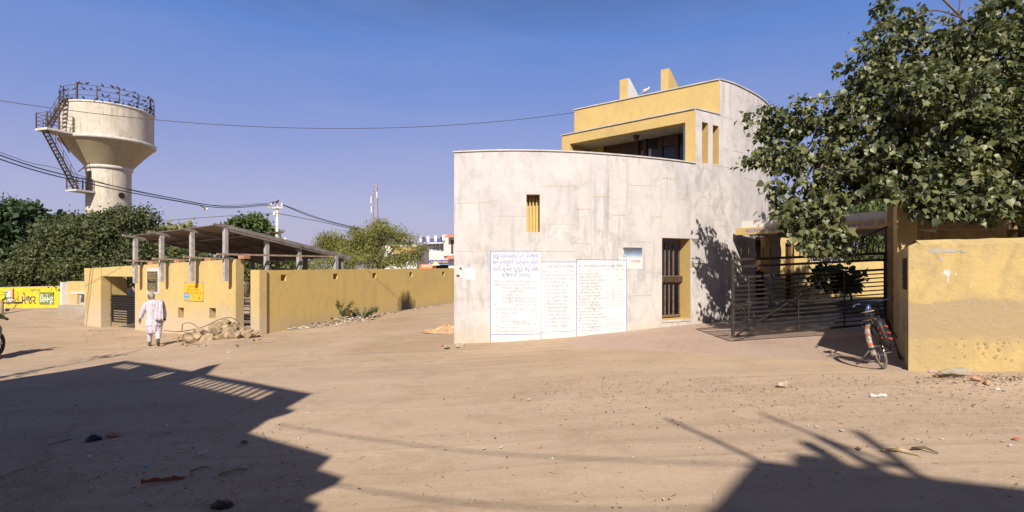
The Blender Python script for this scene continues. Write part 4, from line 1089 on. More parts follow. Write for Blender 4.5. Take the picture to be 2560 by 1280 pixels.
# ---- left background: painted advertisement wall, plinth, jali
def left_back():
    xw = Wall([(-48, 31.5), (-30.65, 30.22)]); mb = MB(); xw.mesh(mb, 0, xw.len, -1.4, .28, .22); o = mb.build('field_wall', 'beige_far'); tag(o, 'plain beige field wall continuing left of the painted advertisement wall', 'wall')
    ww = Wall([(-30.6, 30.2), (-26.35, 30.0)])
    T = thing('advertisement_wall', 'bright yellow wall painted with dark blue cement advertisement at far left', 'wall', (-28.5, 30, -.8))
    zt = .385; mb = MB(); ww.mesh(mb, 0, ww.len, -1.4, lin(.30, .42, ww.len), .22); mb.build('wall', 'ad_yellow', T)
    mb = MB(); ww.strip(mb, 0, ww.len, .30, .335, -.23, .01, 0, .10); mb.build('wall_top', 'beige_far', T)
    fn = lambda x, y: ww.at(x, y, .004)
    mb = MB(); write(mb, 'મેજર', .72, fn, ww.px(54), -.62, ww.px(90) - ww.px(54), bold=.014); mb.build('large_lettering', 'ad_navy', T)
    mb = MB(); a, b = ww.px(98.5), ww.px(135.5); ww.strip(mb, a, b, -.67, .06, .0005, .003); g = mb.build('green_panel', 'ad_green', T)
    mb = MB(); write(mb, 'સિમેન્ટ', .52, fn, a + .06, -.52, b - a - .12, bold=.014); mb.build('white_lettering', 'white_paint', g)
    mb = ML(); write(mb, 'જુઓ ૯૩૯', .2, fn, ww.px(77), .12, ww.px(101) - ww.px(77), bold=.01); write(mb, '... ..', .2, fn, ww.px(64), .16, .25)
    f2 = lambda x, y: ww.at(ww.px(47) - y, -.40 + x, .004); write(mb, 'fleur', .22, f2, 0, 0, .5); write(mb, 'સુપર', .2, f2, -.28, -.03, .3); mb.build('small_lettering', 'ad_navy', T)
    mb = MB(); ww.strip(mb, ww.px(15.5), ww.px(28.5), -.55, .20, .0005, .003); p = mb.build('picture_panel', 'ad_grey', T)
    mb = MB(); a, b = ww.px(17), ww.px(27); mb.add([fn(a, -.45), fn(b, -.45), fn((a + b) / 2 + .05, .05), fn((a + b) / 2 - .05, .05)], [(0, 1, 2, 3)]); mb.build('white_tower_drawing', 'white_paint', p)
    mb = MB(); ww.strip(mb, ww.px(30.5), ww.px(33), -.60, .26, .0005, .003); mb.build('red_stripe', 'sign_red', T)
    mb = MB(); ww.strip(mb, ww.px(33), ww.px(35.5), -.60, .26, .0005, .003); mb.build('blue_stripe', 'ad_navy', T)
    # plinth with jali wall
    T = thing('plinth_wall', 'low concrete plinth carrying a yellow wall with pierced jali window', 'wall', (-20.6, 23.6, -.8))
    pw = Wall([(-21.35, 24.05), (-17.6, 22.0)])
    mb = MB(); pw.mesh(mb, 0, pw.len, -1.4, -.22, 1.6); mb.build('plinth', 'grey_concrete', T)
    z = .86
    mb = MB(); j0, j1 = pw.px(192, -.3), pw.px(224, -.3); pw.mesh(mb, pw.px(168, -.3), pw.px(228), -.22, .88, .5, [(j0, j1, -.18, .34)], 0, 0)
    for i in range(len(mb.v)):
        v = Vector(mb.v[i]) - pw.smoothn(1)[1] * .3; mb.v[i] = tuple(v)
    mb.build('yellow_wall', 'yellow_plaster', T)
    mb = MB(); pw.strip(mb, pw.px(181), pw.px(228), .36, .45, -.30, .1); mb.build('ledge', 'pale_concrete', T)
    mb = MB()
    for k in range(12): q = j0 + (j1 - j0) * (k + .3) / 12; pw.strip(mb, q, q + .035, -.18, .34, -.45, -.40)
    for k in range(5): zz = -.15 + k * .11; pw.strip(mb, j0, j1, zz, zz + .03, -.452, -.398)
    mb.build('jali_screen', 'pale_concrete', T)
    mb = MB(); pw.strip(mb, pw.px(155, -.35), pw.px(168, -.35), -.22, .85, -.6, -.35); mb.build('grey_panel', 'grey_concrete', T)
    mb = MB(); pw.strip(mb, pw.px(145, -.1), pw.px(155, -.1), -.9, .84, -.34, -.1); mb.build('white_post', 'white_far', T)
left_back()

# ================================================================== WATER TOWER
def tower():
    C = Vector((-35.42, 45, 0)); 
    T = thing('water_tower', 'cream concrete water tower with funnel tank, outside stair and railing', 'water tower', (C.x, C.y, -.9))
    c = (C.x, C.y)
    mb = MB(); mb.lathe([(1.61, -1.2), (1.61, 9.95)], 48, c); mb.build('shaft', 'cream_tank', T)
    mb = MB(); mb.lathe([(1.61, 9.95), (1.72, 9.97), (1.74, 10.2), (1.70, 10.24)], 48, c); mb.build('collar', 'pale_concrete', T)
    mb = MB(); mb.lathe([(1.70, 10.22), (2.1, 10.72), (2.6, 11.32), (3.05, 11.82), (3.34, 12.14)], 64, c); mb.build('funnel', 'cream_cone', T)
    mb = MB(); mb.lathe([(3.33, 12.14), (3.44, 12.16), (3.45, 12.40), (3.28, 12.42)], 64, c); mb.build('ring_beam', 'pale_concrete', T)
    mb = MB(); mb.lathe([(3.27, 12.40), (3.27, 15.02)], 64, c); mb.build('tank_wall', 'cream_tank', T)
    mb = MB(); mb.lathe([(3.275, 15.02), (3.33, 15.04), (3.33, 15.17), (3.2, 15.2), (0.01, 15.45)], 64, c); mb.build('tank_lid', 'pale_concrete', T)
    d = Vector((C.x, C.y, 0)).normalized(); l = Vector((-d.y, d.x, 0)); u = (l * .84 - d * .545).normalized(); v = Vector((-u.y, u.x, 0))
    ang = math.atan2(u.y, u.x)
    Pt = lambda r, s, z: C + u * r + v * s + Vector((0, 0, z))
    mb = MB(); mb.prism([Pt(1.4, -.65, 0), Pt(2.95, -.65, 0), Pt(2.95, .65, 0), Pt(1.4, .65, 0)], 7.78, 7.92); mb.build('lower_platform', 'pale_concrete', T)
    mb = MB(); mb.prism([Pt(3.1, -.95, 0), Pt(5.02, -.70, 0), Pt(5.02, .70, 0), Pt(3.1, .95, 0)], 12.30, 12.47); mb.build('upper_platform', 'pale_concrete', T)
    mb = MB(); mb.box(Pt(1.585, 0, 8.8), (.08, .62, 1.75), ang); mb.build('doorway', 'dark_inside', T)
    # round window
    a = 39.55; th = math.atan2(-(303.5 - 1280), 1280); off = math.sin(math.radians(38.2) - th) * 57.3
    w = (-d) * math.sqrt(1.61 ** 2 - off * off) + (-l) * off
    mb = MB(); cw = C + w + Vector((0, 0, 1.6 + 178 / F * 44)); wn = w.normalized(); R = wn.to_track_quat('Z', 'Y').to_matrix()
    mb.add([cw + R @ Vector((.26 * math.cos(k * PI / 8), .26 * math.sin(k * PI / 8), o)) for o in (-.1, .04) for k in range(16)], [tuple(range(16, 32))] + [(k, (k + 1) % 16, 16 + (k + 1) % 16, 16 + k) for k in range(16)])
    mb.build('round_window', 'dark_inside', T)
    # stair flights
    def flight(r0, z0, r1, z1, wd, n, rails=True, name='stair'):
        mb = MB()
        for s in (-wd / 2, wd / 2): mb.bar(Pt(r0, s, z0), Pt(r1, s, z1), .05, .12)
        st = mb.build(name, 'tower_metal', T)
        for k in range(n):
            f = (k + .5) / n; mb = MB(); mb.box(Pt(r0 + (r1 - r0) * f, 0, z0 + (z1 - z0) * f), (.22, wd - .06, .03), ang); mb.build('tread', 'tower_metal', st)
        if rails:
            mb = MB()
            for s in (-wd / 2, wd / 2):
                for h in (.45, .9): mb.bar(Pt(r0, s, z0 + h), Pt(r1, s, z1 + h), .025)
                for f in np.linspace(0.02, .98, 5): p = Pt(r0 + (r1 - r0) * f, s, z0 + (z1 - z0) * f); mb.bar(p, p + Vector((0, 0, .9)), .03)
            mb.build('handrail', 'tower_metal', st)
    flight(4.75, 12.3, 2.55, 7.95, .6, 17)
    flight(4.55, 12.5, 3.30, 15.3, .6, 11)
    mb = MB()
    mb.bar(Pt(3.8, 0, 12.25), Pt(3.05, 0, 10.9), .06); mb.bar(Pt(2.6, .3, 9.4), Pt(1.75, .3, 10.3), .06); mb.build('stair_prop', 'tower_metal', T)
    def rail(pts, h, levels, name='platform_railing'):
        mb = MB()
        for p in pts: mb.bar(p, p + Vector((0, 0, h)), .07)
        for a, b in zip(pts, pts[1:]):
            for k in levels: mb.bar(a + Vector((0, 0, k)), b + Vector((0, 0, k)), .03)
        mb.build(name, 'tower_metal', T)
    rail([Pt(3.3, -.88, 12.47), Pt(4.97, -.66, 12.47), Pt(4.97, .66, 12.47), Pt(4.2, .76, 12.47), Pt(3.3, .88, 12.47)], 1.25, (.3, .6, .9, 1.22))
    rail([Pt(1.7, -.6, 7.92), Pt(2.9, -.6, 7.92), Pt(2.9, .6, 7.92), Pt(1.7, .6, 7.92)], 1.0, (.3, .65, .98))
    # rim railing
    mb = MB(); n = 14
    for k in range(n):
        a = 2 * PI * k / n + .2; p = C + Vector((3.24 * math.cos(a), 3.24 * math.sin(a), 15.15)); mb.bar(p, p + Vector((0, 0, 1.28 if k % 5 else 1.45)), .06 if k % 5 else .11)
    for h in (.42, .84, 1.24):
        pts = [C + Vector((3.24 * math.cos(a), 3.24 * math.sin(a), 15.15 + h)) for a in np.linspace(0, 2 * PI, 65)]
        mb.tube(pts, .022, 5)
    mb.build('rim_railing', 'tower_metal', T)
    return C, d, l
TC, Td, Tl = tower()

# ---- pigeons
def pigeon_proto():
    b = MB(); b.ball((0, 0, .10), (.13, .062, .065), 10, 6, R=Matrix.Rotation(-.5, 3, 'Y'))
    b.ball((.115, 0, .20), (.036, .03, .035), 8, 5); b.tube([(.07, 0, .13), (.11, 0, .19)], [.045, .028], 6)
    b.tube([(.145, 0, .20), (.17, 0, .192)], [.010, .002], 5)
    b.add([(-.09, -.03, .05), (-.09, .03, .05), (-.24, .04, -.035), (-.24, -.04, -.035), (-.09, -.03, .035), (-.09, .03, .035), (-.24, .04, -.045), (-.24, -.04, -.045)],
          [(0, 1, 2, 3), (7, 6, 5, 4), (0, 3, 7, 4), (1, 5, 6, 2), (2, 6, 7, 3), (0, 4, 5, 1)])
    for s in (-.025, .025): b.tube([(.0, s, .05), (.01, s, 0)], .006, 4)
    return b
def pigeons():
    proto = pigeon_proto().build('pigeon', 'pigeon'); G = 'pigeons perched on the water tower rim and railing'
    tag(proto, 'dark pigeon perched on the water tower rim or railing', 'pigeon', G)
    rs = random.Random(4); first = True
    def at_px(px, lev):
        th = math.atan2(-(px - 1280), 1280); off = math.sin(math.radians(38.2) - th) * 57.3; r = 3.24
        off = max(-r * .998, min(r * .998, off)); w = (-Td) * math.sqrt(r * r - off * off) + (-Tl) * off
        return TC + w + Vector((0, 0, 15.15 + (.06, .44, .86, 1.26)[lev]))
    P = [(154, 3), (200, 3), (206, 3), (221, 3), (257, 3), (281.5, 3), (293.5, 3), (309, 3), (334, 3), (367, 3), (378, 3), (381, 3), (164, 2), (192, 2), (213, 2), (230, 2), (249, 2), (292, 2), (316, 2), (333, 2), (344, 2), (361, 2), (374, 2), (383, 2),
         (259, 1), (271, 1), (327, 1), (340, 1), (350, 1), (362, 1), (372, 1), (379, 1), (384, 1), (163, 0), (181, 0), (212, 0), (243, 0), (255, 0), (274, 0), (287, 0), (293, 0), (306, 0), (318, 0), (322, 0), (331, 0), (338, 0), (358, 0), (364, 0), (373, 0), (380, 0), (384, 0), (385.5, 0), (145, 2), (147, 1), (143, 2), (149, 0)]
    for px, lev in P:
        o = proto if first else proto.copy()
        if not first: COL.objects.link(o)
        first = False; o.location = at_px(px + rs.uniform(-1, 1), lev); o.rotation_euler = (0, rs.uniform(.0, .45), rs.uniform(0, 2 * PI)); k = rs.uniform(.95, 1.2); o.scale = (k, k, k)
    def one(loc, rz, label, k=1.2):
        o = proto.copy(); COL.objects.link(o); del o['group']; o['label'] = label; o.location = loc; o.rotation_euler = (0, 0, rz); o.scale = (k, k, k)
    one(W(117, 288, 42.3) , 2, 'lone pigeon on the railing of the tower upper platform')
    one(W(678, 513.5, 35.9), .3, 'pigeon perched on the left insulator of the utility pole', 1.3)
    one(W(692.5, 508.5, 35.9), 1.2, 'pigeon perched on the very top of the utility pole', 1.2)
    pm = proto.data.copy(); pm.materials[0] = M['ad_grey']
    one(W(1614, 234.5, 15.95), .2, 'pale pigeon sitting on the parapet between the two roof fins', 1.0)
    [o for o in COL.objects if o.get('label', '').startswith('pale pigeon')][0].data = pm
    # a bird in flight near the wires
    b = MB(); b.ball((0, 0, 0), (.15, .05, .05), 8, 6); b.add([(.05, 0, .02), (-.06, 0, .02), (-.16, .34, .10), (-.02, .22, .09)], [(0, 1, 2, 3), (3, 2, 1, 0)]); b.add([(.05, 0, .02), (-.06, 0, .02), (-.16, -.34, .16), (-.02, -.22, .12)], [(3, 2, 1, 0), (0, 1, 2, 3)])
    o = b.build('flying_bird', 'pale_concrete', None, W(515, 523, 26)); tag(o, 'small pale bird in flight under the wires left of the pole', 'bird')
    for i in range(len(o.data.vertices)): o.data.vertices[i].co += Vector(o.location)
pigeons()

# ================================================================== POLE, WIRES, MAST
def pole():
    b = W(693, 665, 36); b.z = -.4; top = 1.6 + 153 / F * 36
    T = thing('utility_pole', 'pale concrete utility pole with cross arms and insulators behind the shed', 'pole', b)
    mb = MB(); mb.tube([b, (b.x, b.y, top)], [.14, .10], 8); mb.build('shaft', 'pale_concrete', T)
    for z, xa, xb, mt in ((top - .22, -.55, .50, 'pale_concrete'), (top - 1.95, -.75, .48, 'rust_metal'), (top - 2.62, -.02, .72, 'rust_metal')):
        mb = MB(); mb.bar((b.x + xa, b.y - .16, z), (b.x + xb, b.y - .16, z), .09, .10)
        if mt == 'rust_metal' and xa < -.5: mb.bar((b.x + xb, b.y - .16, z), (b.x + xb + .12, b.y - .16, z + .13), .05)
        ar = mb.build('cross_arm', mt, T)
        for x in ([-.5, -.33, .40] if z > top - 1 else [.64] if z < top - 2.5 else []):
            mb = MB(); mb.lathe([(.0, z + .02), (.035, z + .05), (.065, z + .12), (.05, z + .19), (.07, z + .22), (.04, z + .30), (.0, z + .31)], 10, (b.x + x, b.y - .16)); mb.build('insulator', 'porcelain', ar)
    mb = MB(); mb.lathe([(.10, top), (.14, top + .05), (.10, top + .16), (.02, top + .2)], 10, (b.x, b.y)); mb.build('pole_cap', 'pale_concrete', T)
    mb = MB(); mb.box((b.x - .1, b.y - .2, top - .62), (.16, .12, .22)); mb.build('shackle', 'porcelain', T)
    def cable(name, label, pts, r, mat='wire', n=10):
        mb = MB(); mb.tube(catmull(pts, n), r, 5); o = mb.build(name, mat); tag(o, label, 'cable'); return o
    top1 = Vector((b.x - .5, b.y - .16, top + .05)); top2 = Vector((b.x - .33, b.y - .16, top - .02)); top3 = Vector((b.x - .12, b.y - .25, top - .62))
    cable('overhead_cable', 'upper of two power cables sweeping past the tower to the pole top', [(-17.6, 11.5, 6.7), W(0, 388, 16.9), W(230, 452.5, 20.4), W(420, 493, 24.8), W(560, 516, 29.5), top1], .022)
    cable('overhead_cable', 'lower of two power cables crossing in front of the tower shaft', [(-17.5, 11.4, 6.35), W(0, 398, 16.8), W(230, 460.5, 20.3), W(420, 499, 24.8), W(560, 519.5, 29.5), top2], .022)
    cable('overhead_cable', 'thin wire above the two thick ones running from upper left to the pole', [(-17.4, 11.3, 6.9), W(0, 380, 17), W(150, 423, 19), W(320, 474, 22.5), W(520, 512, 28), top1 + Vector((0, 0, .05))], .010)
    cable('overhead_cable', 'thin wire between the tower trees and the pole shackle, above the shed', [W(398, 553, 34), W(520, 543, 35), top3], .018)
    cable('overhead_cable', 'upper wire from the pole top falling right into the tree', [Vector((b.x + .40, b.y - .16, top + .02)), W(800, 546, 37.5), W(900, 572, 39)], .028)
    cable('overhead_cable', 'second wire from the pole top falling right into the tree', [Vector((b.x + .42, b.y - .1, top - .02)), W(790, 546, 37.7), W(896, 573, 39.2)], .022)
    cable('overhead_cable', 'lower wire from the pole shackle falling right into the tree', [top3 + Vector((.2, 0, 0)), W(790, 552, 37.5), W(890, 574, 39)], .024)
    pts = []
    for k in np.linspace(0, 1.5, 16): pts.append((2.08 - 16.08 * k, 17.08 - 3.1 * k, 6.72 - 3.17 * k + 2.571 * k * k))
    cable('overhead_cable', 'long slack wire from the white building parapet across the sky above the tower', pts, .010, n=3)
    cable('overhead_cable', 'faint wire behind the far white house', [W(1010, 588, 60), W(1060, 595, 62)], .03)
pole()
def mast():
    Y = 165; b = W(938, 665, Y); b.z = 0; top = 1.6 + 203 / F * Y
    T = thing('telecom_mast', 'slender lattice telecom mast rising beyond the trees', 'mast', b)
    mb = MB(); h = lambda z: .55 + .5 * (1 - z / top)
    zs = np.linspace(0, top, 22); cs = [(1, 1), (1, -1), (-1, -1), (-1, 1)]
    for a, c in zip(zs, zs[1:]):
        for k in range(4):
            p, q = cs[k], cs[(k + 1) % 4]
            A = Vector((b.x + p[0] * h(a), b.y + p[1] * h(a), a)); B = Vector((b.x + p[0] * h(c), b.y + p[1] * h(c), c)); D_ = Vector((b.x + q[0] * h(c), b.y + q[1] * h(c), c))
            mb.bar(A, B, .10); mb.bar(A, D_, .05); mb.bar(B, D_, .05)
    mb.build('lattice', 'steel_mast', T)
    for dx, z in ((-1.0, top - 5), (.9, top - 3.4), (-.9, top - 8)): mb = MB(); mb.box((b.x + dx, b.y - 1.2, z), (.25, .2, 2.0)); mb.build('panel_antenna', 'white_paint', T)
mast()
# ================================================================== FAR HOUSES
def far_houses():
    Y = 75; k = Y / F
    X = lambda px: (px - 1280) * k
    Z = lambda py: 1.6 + (665 - py) * k
    T = thing('white_house', 'white two-storey house with blue balcony drums and shop sign behind the lane', 'house', (X(1093), Y, 0))
    mb = MB(); mb.prism([(X(1057), Y + 1.0), (X(1110), Y), (X(1132), Y + .5), (X(1132), Y + 8), (X(1057), Y + 8)], 0, Z(610)); mb.build('upper_storey_wall', 'white_far', T)
    mb = MB(); mb.prism([(X(1044), Y + 1.2), (X(1110), Y - .9), (X(1136), Y - .4), (X(1136), Y + .0), (X(1110), Y - .5), (X(1044), Y + 1.6)], Z(634), Z(652)); mb.build('fascia_wall', 'white_far', T)
    mb = MB(); mb.prism([(X(1047.5), Y + .4), (X(1110), Y - 1.4), (X(1110), Y), (X(1050), Y + 1)], Z(609.5), Z(606.5)); mb.build('balcony_slab', 'white_far', T)
    for px in (1048, 1068, 1088, 1109):
        mb = MB(); f = (px - 1047) / 63; mb.box((X(px + 3), Y + .3 - 1.6 * f, (Z(592 - 4 * f) + Z(606 - 3 * f)) / 2), (.40, .2, (14) * k)); mb.build('parapet_pier', 'white_far', T)
    mb = MB(); mb.prism([(X(1112), Y - 1.2), (X(1135), Y - .6), (X(1135), Y + .2), (X(1112), Y - .4)], Z(640), Z(588)); mb.build('parapet_wall', 'white_far', T)
    mb = ML()
    for px in (1061, 1080, 1098): mb.box((X(px), Y + .1, Z(601)), (.55, .3, .5))
    mb.build('blue_drum', 'blue_item', T)
    mb = ML()
    for px, w in ((1057, .5), (1103, .5)): mb.box((X(px), Y + .5, Z(598)), (w, .1, .7))
    mb.build('dark_trellis', 'rust_metal', T)
    for px, py, w, h, mt in ((1073, 613, 3.5, 4, 'rust_metal'), (1084, 612.5, 4, 3.5, 'rust_metal'), (1093, 611, 4, 5, 'rust_metal'), (1104, 609, 4, 5, 'rust_metal'), (1084, 622, 5, 7, 'jeans'), (1093, 621.5, 5, 8, 'jeans'), (1104, 622, 7, 11, 'ad_grey'), (1071, 624, 6, 8, 'ad_grey')):
        mb = MB(); f = (px - 1057) / 53; mb.box((X(px), Y + 1.0 - f * 1.0 - .04, Z(py)), (w * k, .12, h * k)); mb.build('window', mt, T)
    mb = MB(); mb.prism([(X(1076), Y - .6), (X(1125), Y - 1.4), (X(1125), Y - 1.1), (X(1076), Y - .3)], Z(659), Z(650)); s = mb.build('shop_sign', 'shop_blue', T)
    sw = Wall([(X(1076), Y - .61), (X(1125), Y - 1.41)]); mb = MB(); write(mb, 'પાલવી મેડીકલ સ્ટોર્સ', .42, lambda x, y: sw.at(x, y, .02), .1, Z(657), sw.len - .2, bold=.03); mb.build('sign_lettering', 'sign_yellow', s)
    mb = MB(); mb.prism([(X(1080), Y - .5), (X(1126), Y - 1.3), (X(1126), Y - 1.0), (X(1080), Y - .2)], Z(662), Z(659.3)); mb.build('sign_band', 'shop_sky', T)
    mb = MB(); mb.prism([(X(1083), Y + .3), (X(1126), Y - .6), (X(1126), Y), (X(1083), Y + .9)], 0, Z(662.3)); mb.build('shop_front', 'dark_inside', T)
    T = thing('tiled_house', 'cream house with terracotta tiled awnings half hidden behind the white building', 'house', (X(1138), Y - 3, 0))
    mb = MB(); mb.prism([(X(1128), Y - 3.2), (X(1150), Y - 3.2), (X(1150), Y + 5), (X(1134), Y + 5)], 0, Z(592)); mb.build('wall', 'white_far', T)
    for py in (594, 645):
        mb = MB(); a, b = X(1120), X(1150); mb.add([(a, Y - 4.4, Z(py + 1)), (b, Y - 4.4, Z(py - 3)), (b, Y - 3, Z(py - 9)), (a + .5, Y - 3, Z(py - 5)), (a, Y - 4.4, Z(py + 4)), (b, Y - 4.4, Z(py + 3)), (b, Y - 3, Z(py + 2)), (a + .5, Y - 3, Z(py + 2))],
              [(0, 1, 2, 3), (7, 6, 5, 4), (0, 4, 5, 1), (3, 2, 6, 7), (0, 3, 7, 4), (1, 5, 6, 2)]); mb.build('tiled_awning', 'terracotta', T)
    mb = MB(); mb.box((X(1137), Y - 3.25, Z(619)), (.35, .1, 1.9)); mb.build('dark_window', 'rust_metal', T)
    T = thing('yellow_house', 'pale yellow house glimpsed through the tree crown', 'house', (X(1005), 62, 0)); k2 = 62 / F; x2 = lambda px: (px - 1280) * k2; z2 = lambda py: 1.6 + (665 - py) * k2
    mb = MB(); mb.prism([(x2(955), 62), (x2(1046), 61), (x2(1046), 70), (x2(955), 70)], 0, z2(612)); mb.build('wall', 'white_far', T)
    mb = MB(); mb.prism([(x2(985), 61.4), (x2(1046), 60.8), (x2(1046), 60.95), (x2(985), 61.6)], z2(635), z2(617)); mb.build('yellow_band', 'yellow_upper', T)
    mb = ML(); 
    for px in (978, 992, 1016): mb.box((x2(px), 61.3, z2(645)), (.5, .3, .7))
    mb.build('window', 'glass_dark', T)
    T = thing('shop_kiosk', 'orange kiosk board showing above the lane wall', 'kiosk', (X(1062), 60, 0)); k3 = 58 / F; x3 = lambda px: (px - 1280) * k3; z3 = lambda py: 1.6 + (665 - py) * k3
    mb = MB(); mb.prism([(x3(1049), 58), (x3(1082), 58), (x3(1082), 60), (x3(1049), 60)], 0, z3(661)); mb.build('board', 'orange', T)
    mb = ML(); 
    for z in (663.3, 667): mb.box((x3(1064), 57.97, z3(z)), (.9, .05, .07))
    mb.box((x3(1077), 57.97, z3(666)), (.08, .05, .25)); mb.build('white_stripes', 'white_paint', T)
    mb = MB(); p = Vector((x3(1091), 57.5, 0)); mb.lathe([(.52, z3(663.5)), (.50, z3(662.8)), (.12, z3(655)), (.0, z3(653.5))], 14, (p.x, p.y)); mb.tube([p, (p.x, p.y, z3(655))], .03, 6)
    o = mb.build('canvas_umbrella', 'canvas', None, (p.x, p.y, 0)); tag(o, 'small cream canvas umbrella under the blue shop sign', 'umbrella')
far_houses()
# ================================================================== TREES
def L3(px, py, Y, rx, ry=None, rd=None):
    """a crown lobe centred where the photo shows it, radii in metres"""
    c = W(px, py, Y); k = Y / F; ry = ry or rx
    return (tuple(c), (rx * k, (rd or (rx + ry) / 2 * .9) * k, ry * k))
def trees():
    tree('dark_tree', 'dark glossy evergreen tree at the far left edge', 'tree', (-35.5, 37.5, -.9),
         [L3(30, 560, 37, 85, 62), L3(-40, 600, 36, 90, 90), L3(95, 590, 37.5, 75, 50), L3(40, 640, 36.5, 90, 60), L3(150, 590, 38, 55, 50), L3(175, 570, 38, 30, 26)], 'dark_leaf', .30, nclump=26, per=62, spread=.30, trunk_r=.3)
    tree('field_tree', 'broad tree beyond the field wall outside the left edge', 'tree', (-45, 36, -.9), [((-45, 36, 2.5), (3.2, 2.6, 2.4)), ((-48, 37, 1.8), (2.4, 2.2, 1.9))], 'bush_leaf', .30, nclump=14, per=60, spread=.3, trunk_r=.3)
    tree('spreading_bush', 'huge rounded green thicket tree in front of the water tower', 'tree', (-26.5, 33.5, -.9),
         [L3(235, 610, 33, 120, 80), L3(320, 570, 34, 78, 55), L3(130, 660, 32, 75, 62), L3(200, 570, 35, 60, 34), L3(350, 650, 33, 62, 70), L3(240, 680, 31.5, 110, 45), L3(60, 690, 31.8, 60, 40), L3(385, 600, 34.5, 30, 30)], 'bush_leaf', .15, nclump=40, per=105, spread=.27, trunk_r=.3, droop=.5)
    tree('lush_tree', 'bright leafy tree behind the shed roof and utility pole', 'tree', (-20.8, 40, -.6),
         [L3(625, 565, 40, 45, 28), L3(660, 590, 40, 28, 26), L3(600, 580, 40, 35, 28), L3(640, 620, 40, 60, 35)], 'lush_leaf', .26, nclump=26, per=46, spread=.3, trunk_r=.2)
    tree('pale_tree', 'small pale tree just showing above the left of the shed roof', 'tree', (-30, 44, -.6), [L3(440, 580, 44, 38, 18), L3(430, 610, 44, 60, 26)], 'dry_leaf', .28, nclump=22, per=40, spread=.3, trunk_r=.2)
    tree('dark_hedge_tree', 'dark low tree in the shade seen beneath the shed roof', 'tree', (-18.5, 31, -.6),
         [L3(640, 670, 29.5, 75, 36), L3(560, 660, 30.5, 60, 34), L3(470, 650, 31.5, 60, 40), L3(400, 650, 32, 50, 40), L3(700, 665, 30, 45, 32)], 'bush_leaf', .2, nclump=26, per=50, spread=.3, trunk_r=.15)
    tree('thorny_tree', 'pale thorny scrub tree filling the gap right of the shed', 'tree', (-14.5, 37, -.4), [L3(770, 655, 36, 60, 28), L3(850, 655, 36.5, 60, 30), L3(730, 650, 37, 30, 28)], 'dry_leaf', .17, nclump=30, per=60, spread=.28, trunk_r=.12, shape=LEAF_N)
    tree('feathery_tree', 'pale green feathery tree left of the telecom mast', 'tree', (-14.4, 41.5, -.4),
         [L3(835, 605, 41, 40, 24), L3(870, 635, 41, 50, 36), L3(812, 608, 41, 26, 16), L3(905, 620, 41, 40, 36), L3(800, 622, 41, 14, 10)], 'dry_leaf', .19, nclump=48, per=60, spread=.28, trunk_r=.16, shape=LEAF_N, shell=.3)
    tree('feathery_tree', 'taller feathery tree below the telecom mast with gaps showing a house', 'tree', (-10.6, 39, -.4),
         [L3(960, 580, 39, 52, 26), L3(925, 600, 39, 40, 30), L3(1000, 600, 39, 34, 22), L3(930, 640, 39, 50, 30), L3(1030, 640, 39, 30, 24), L3(985, 655, 39, 40, 16), L3(1050, 622, 39, 20, 10), L3(895, 582, 39, 22, 12)], 'dry_leaf', .19, nclump=44, per=60, spread=.26, trunk_r=.17, shape=LEAF_N, shell=.45)
    # behind the forecourt gate
    tree('weeping_tree', 'sunlit drooping green tree beyond the courtyard wall', 'tree', (16.5, 25, .0),
         [L3(2130, 545, 24, 100, 60), L3(2200, 620, 24, 80, 55), L3(2060, 600, 25, 60, 60), L3(2200, 500, 25, 60, 50)], 'lush_leaf', .22, nclump=30, per=70, spread=.32, trunk_r=.2, droop=1.4, shape=LEAF_N)
    tree('courtyard_shrub', 'dark leafy shrub silhouetted against the bright courtyard wall', 'shrub', (11.3, 17.0, .4),
         [L3(2133, 708, 16.6, 26, 24), L3(2085, 690, 16.8, 46, 44)], 'dark_leaf', .17, nclump=60, per=26, spread=.12, trunk_r=.03, shape=LEAF_P)
trees()

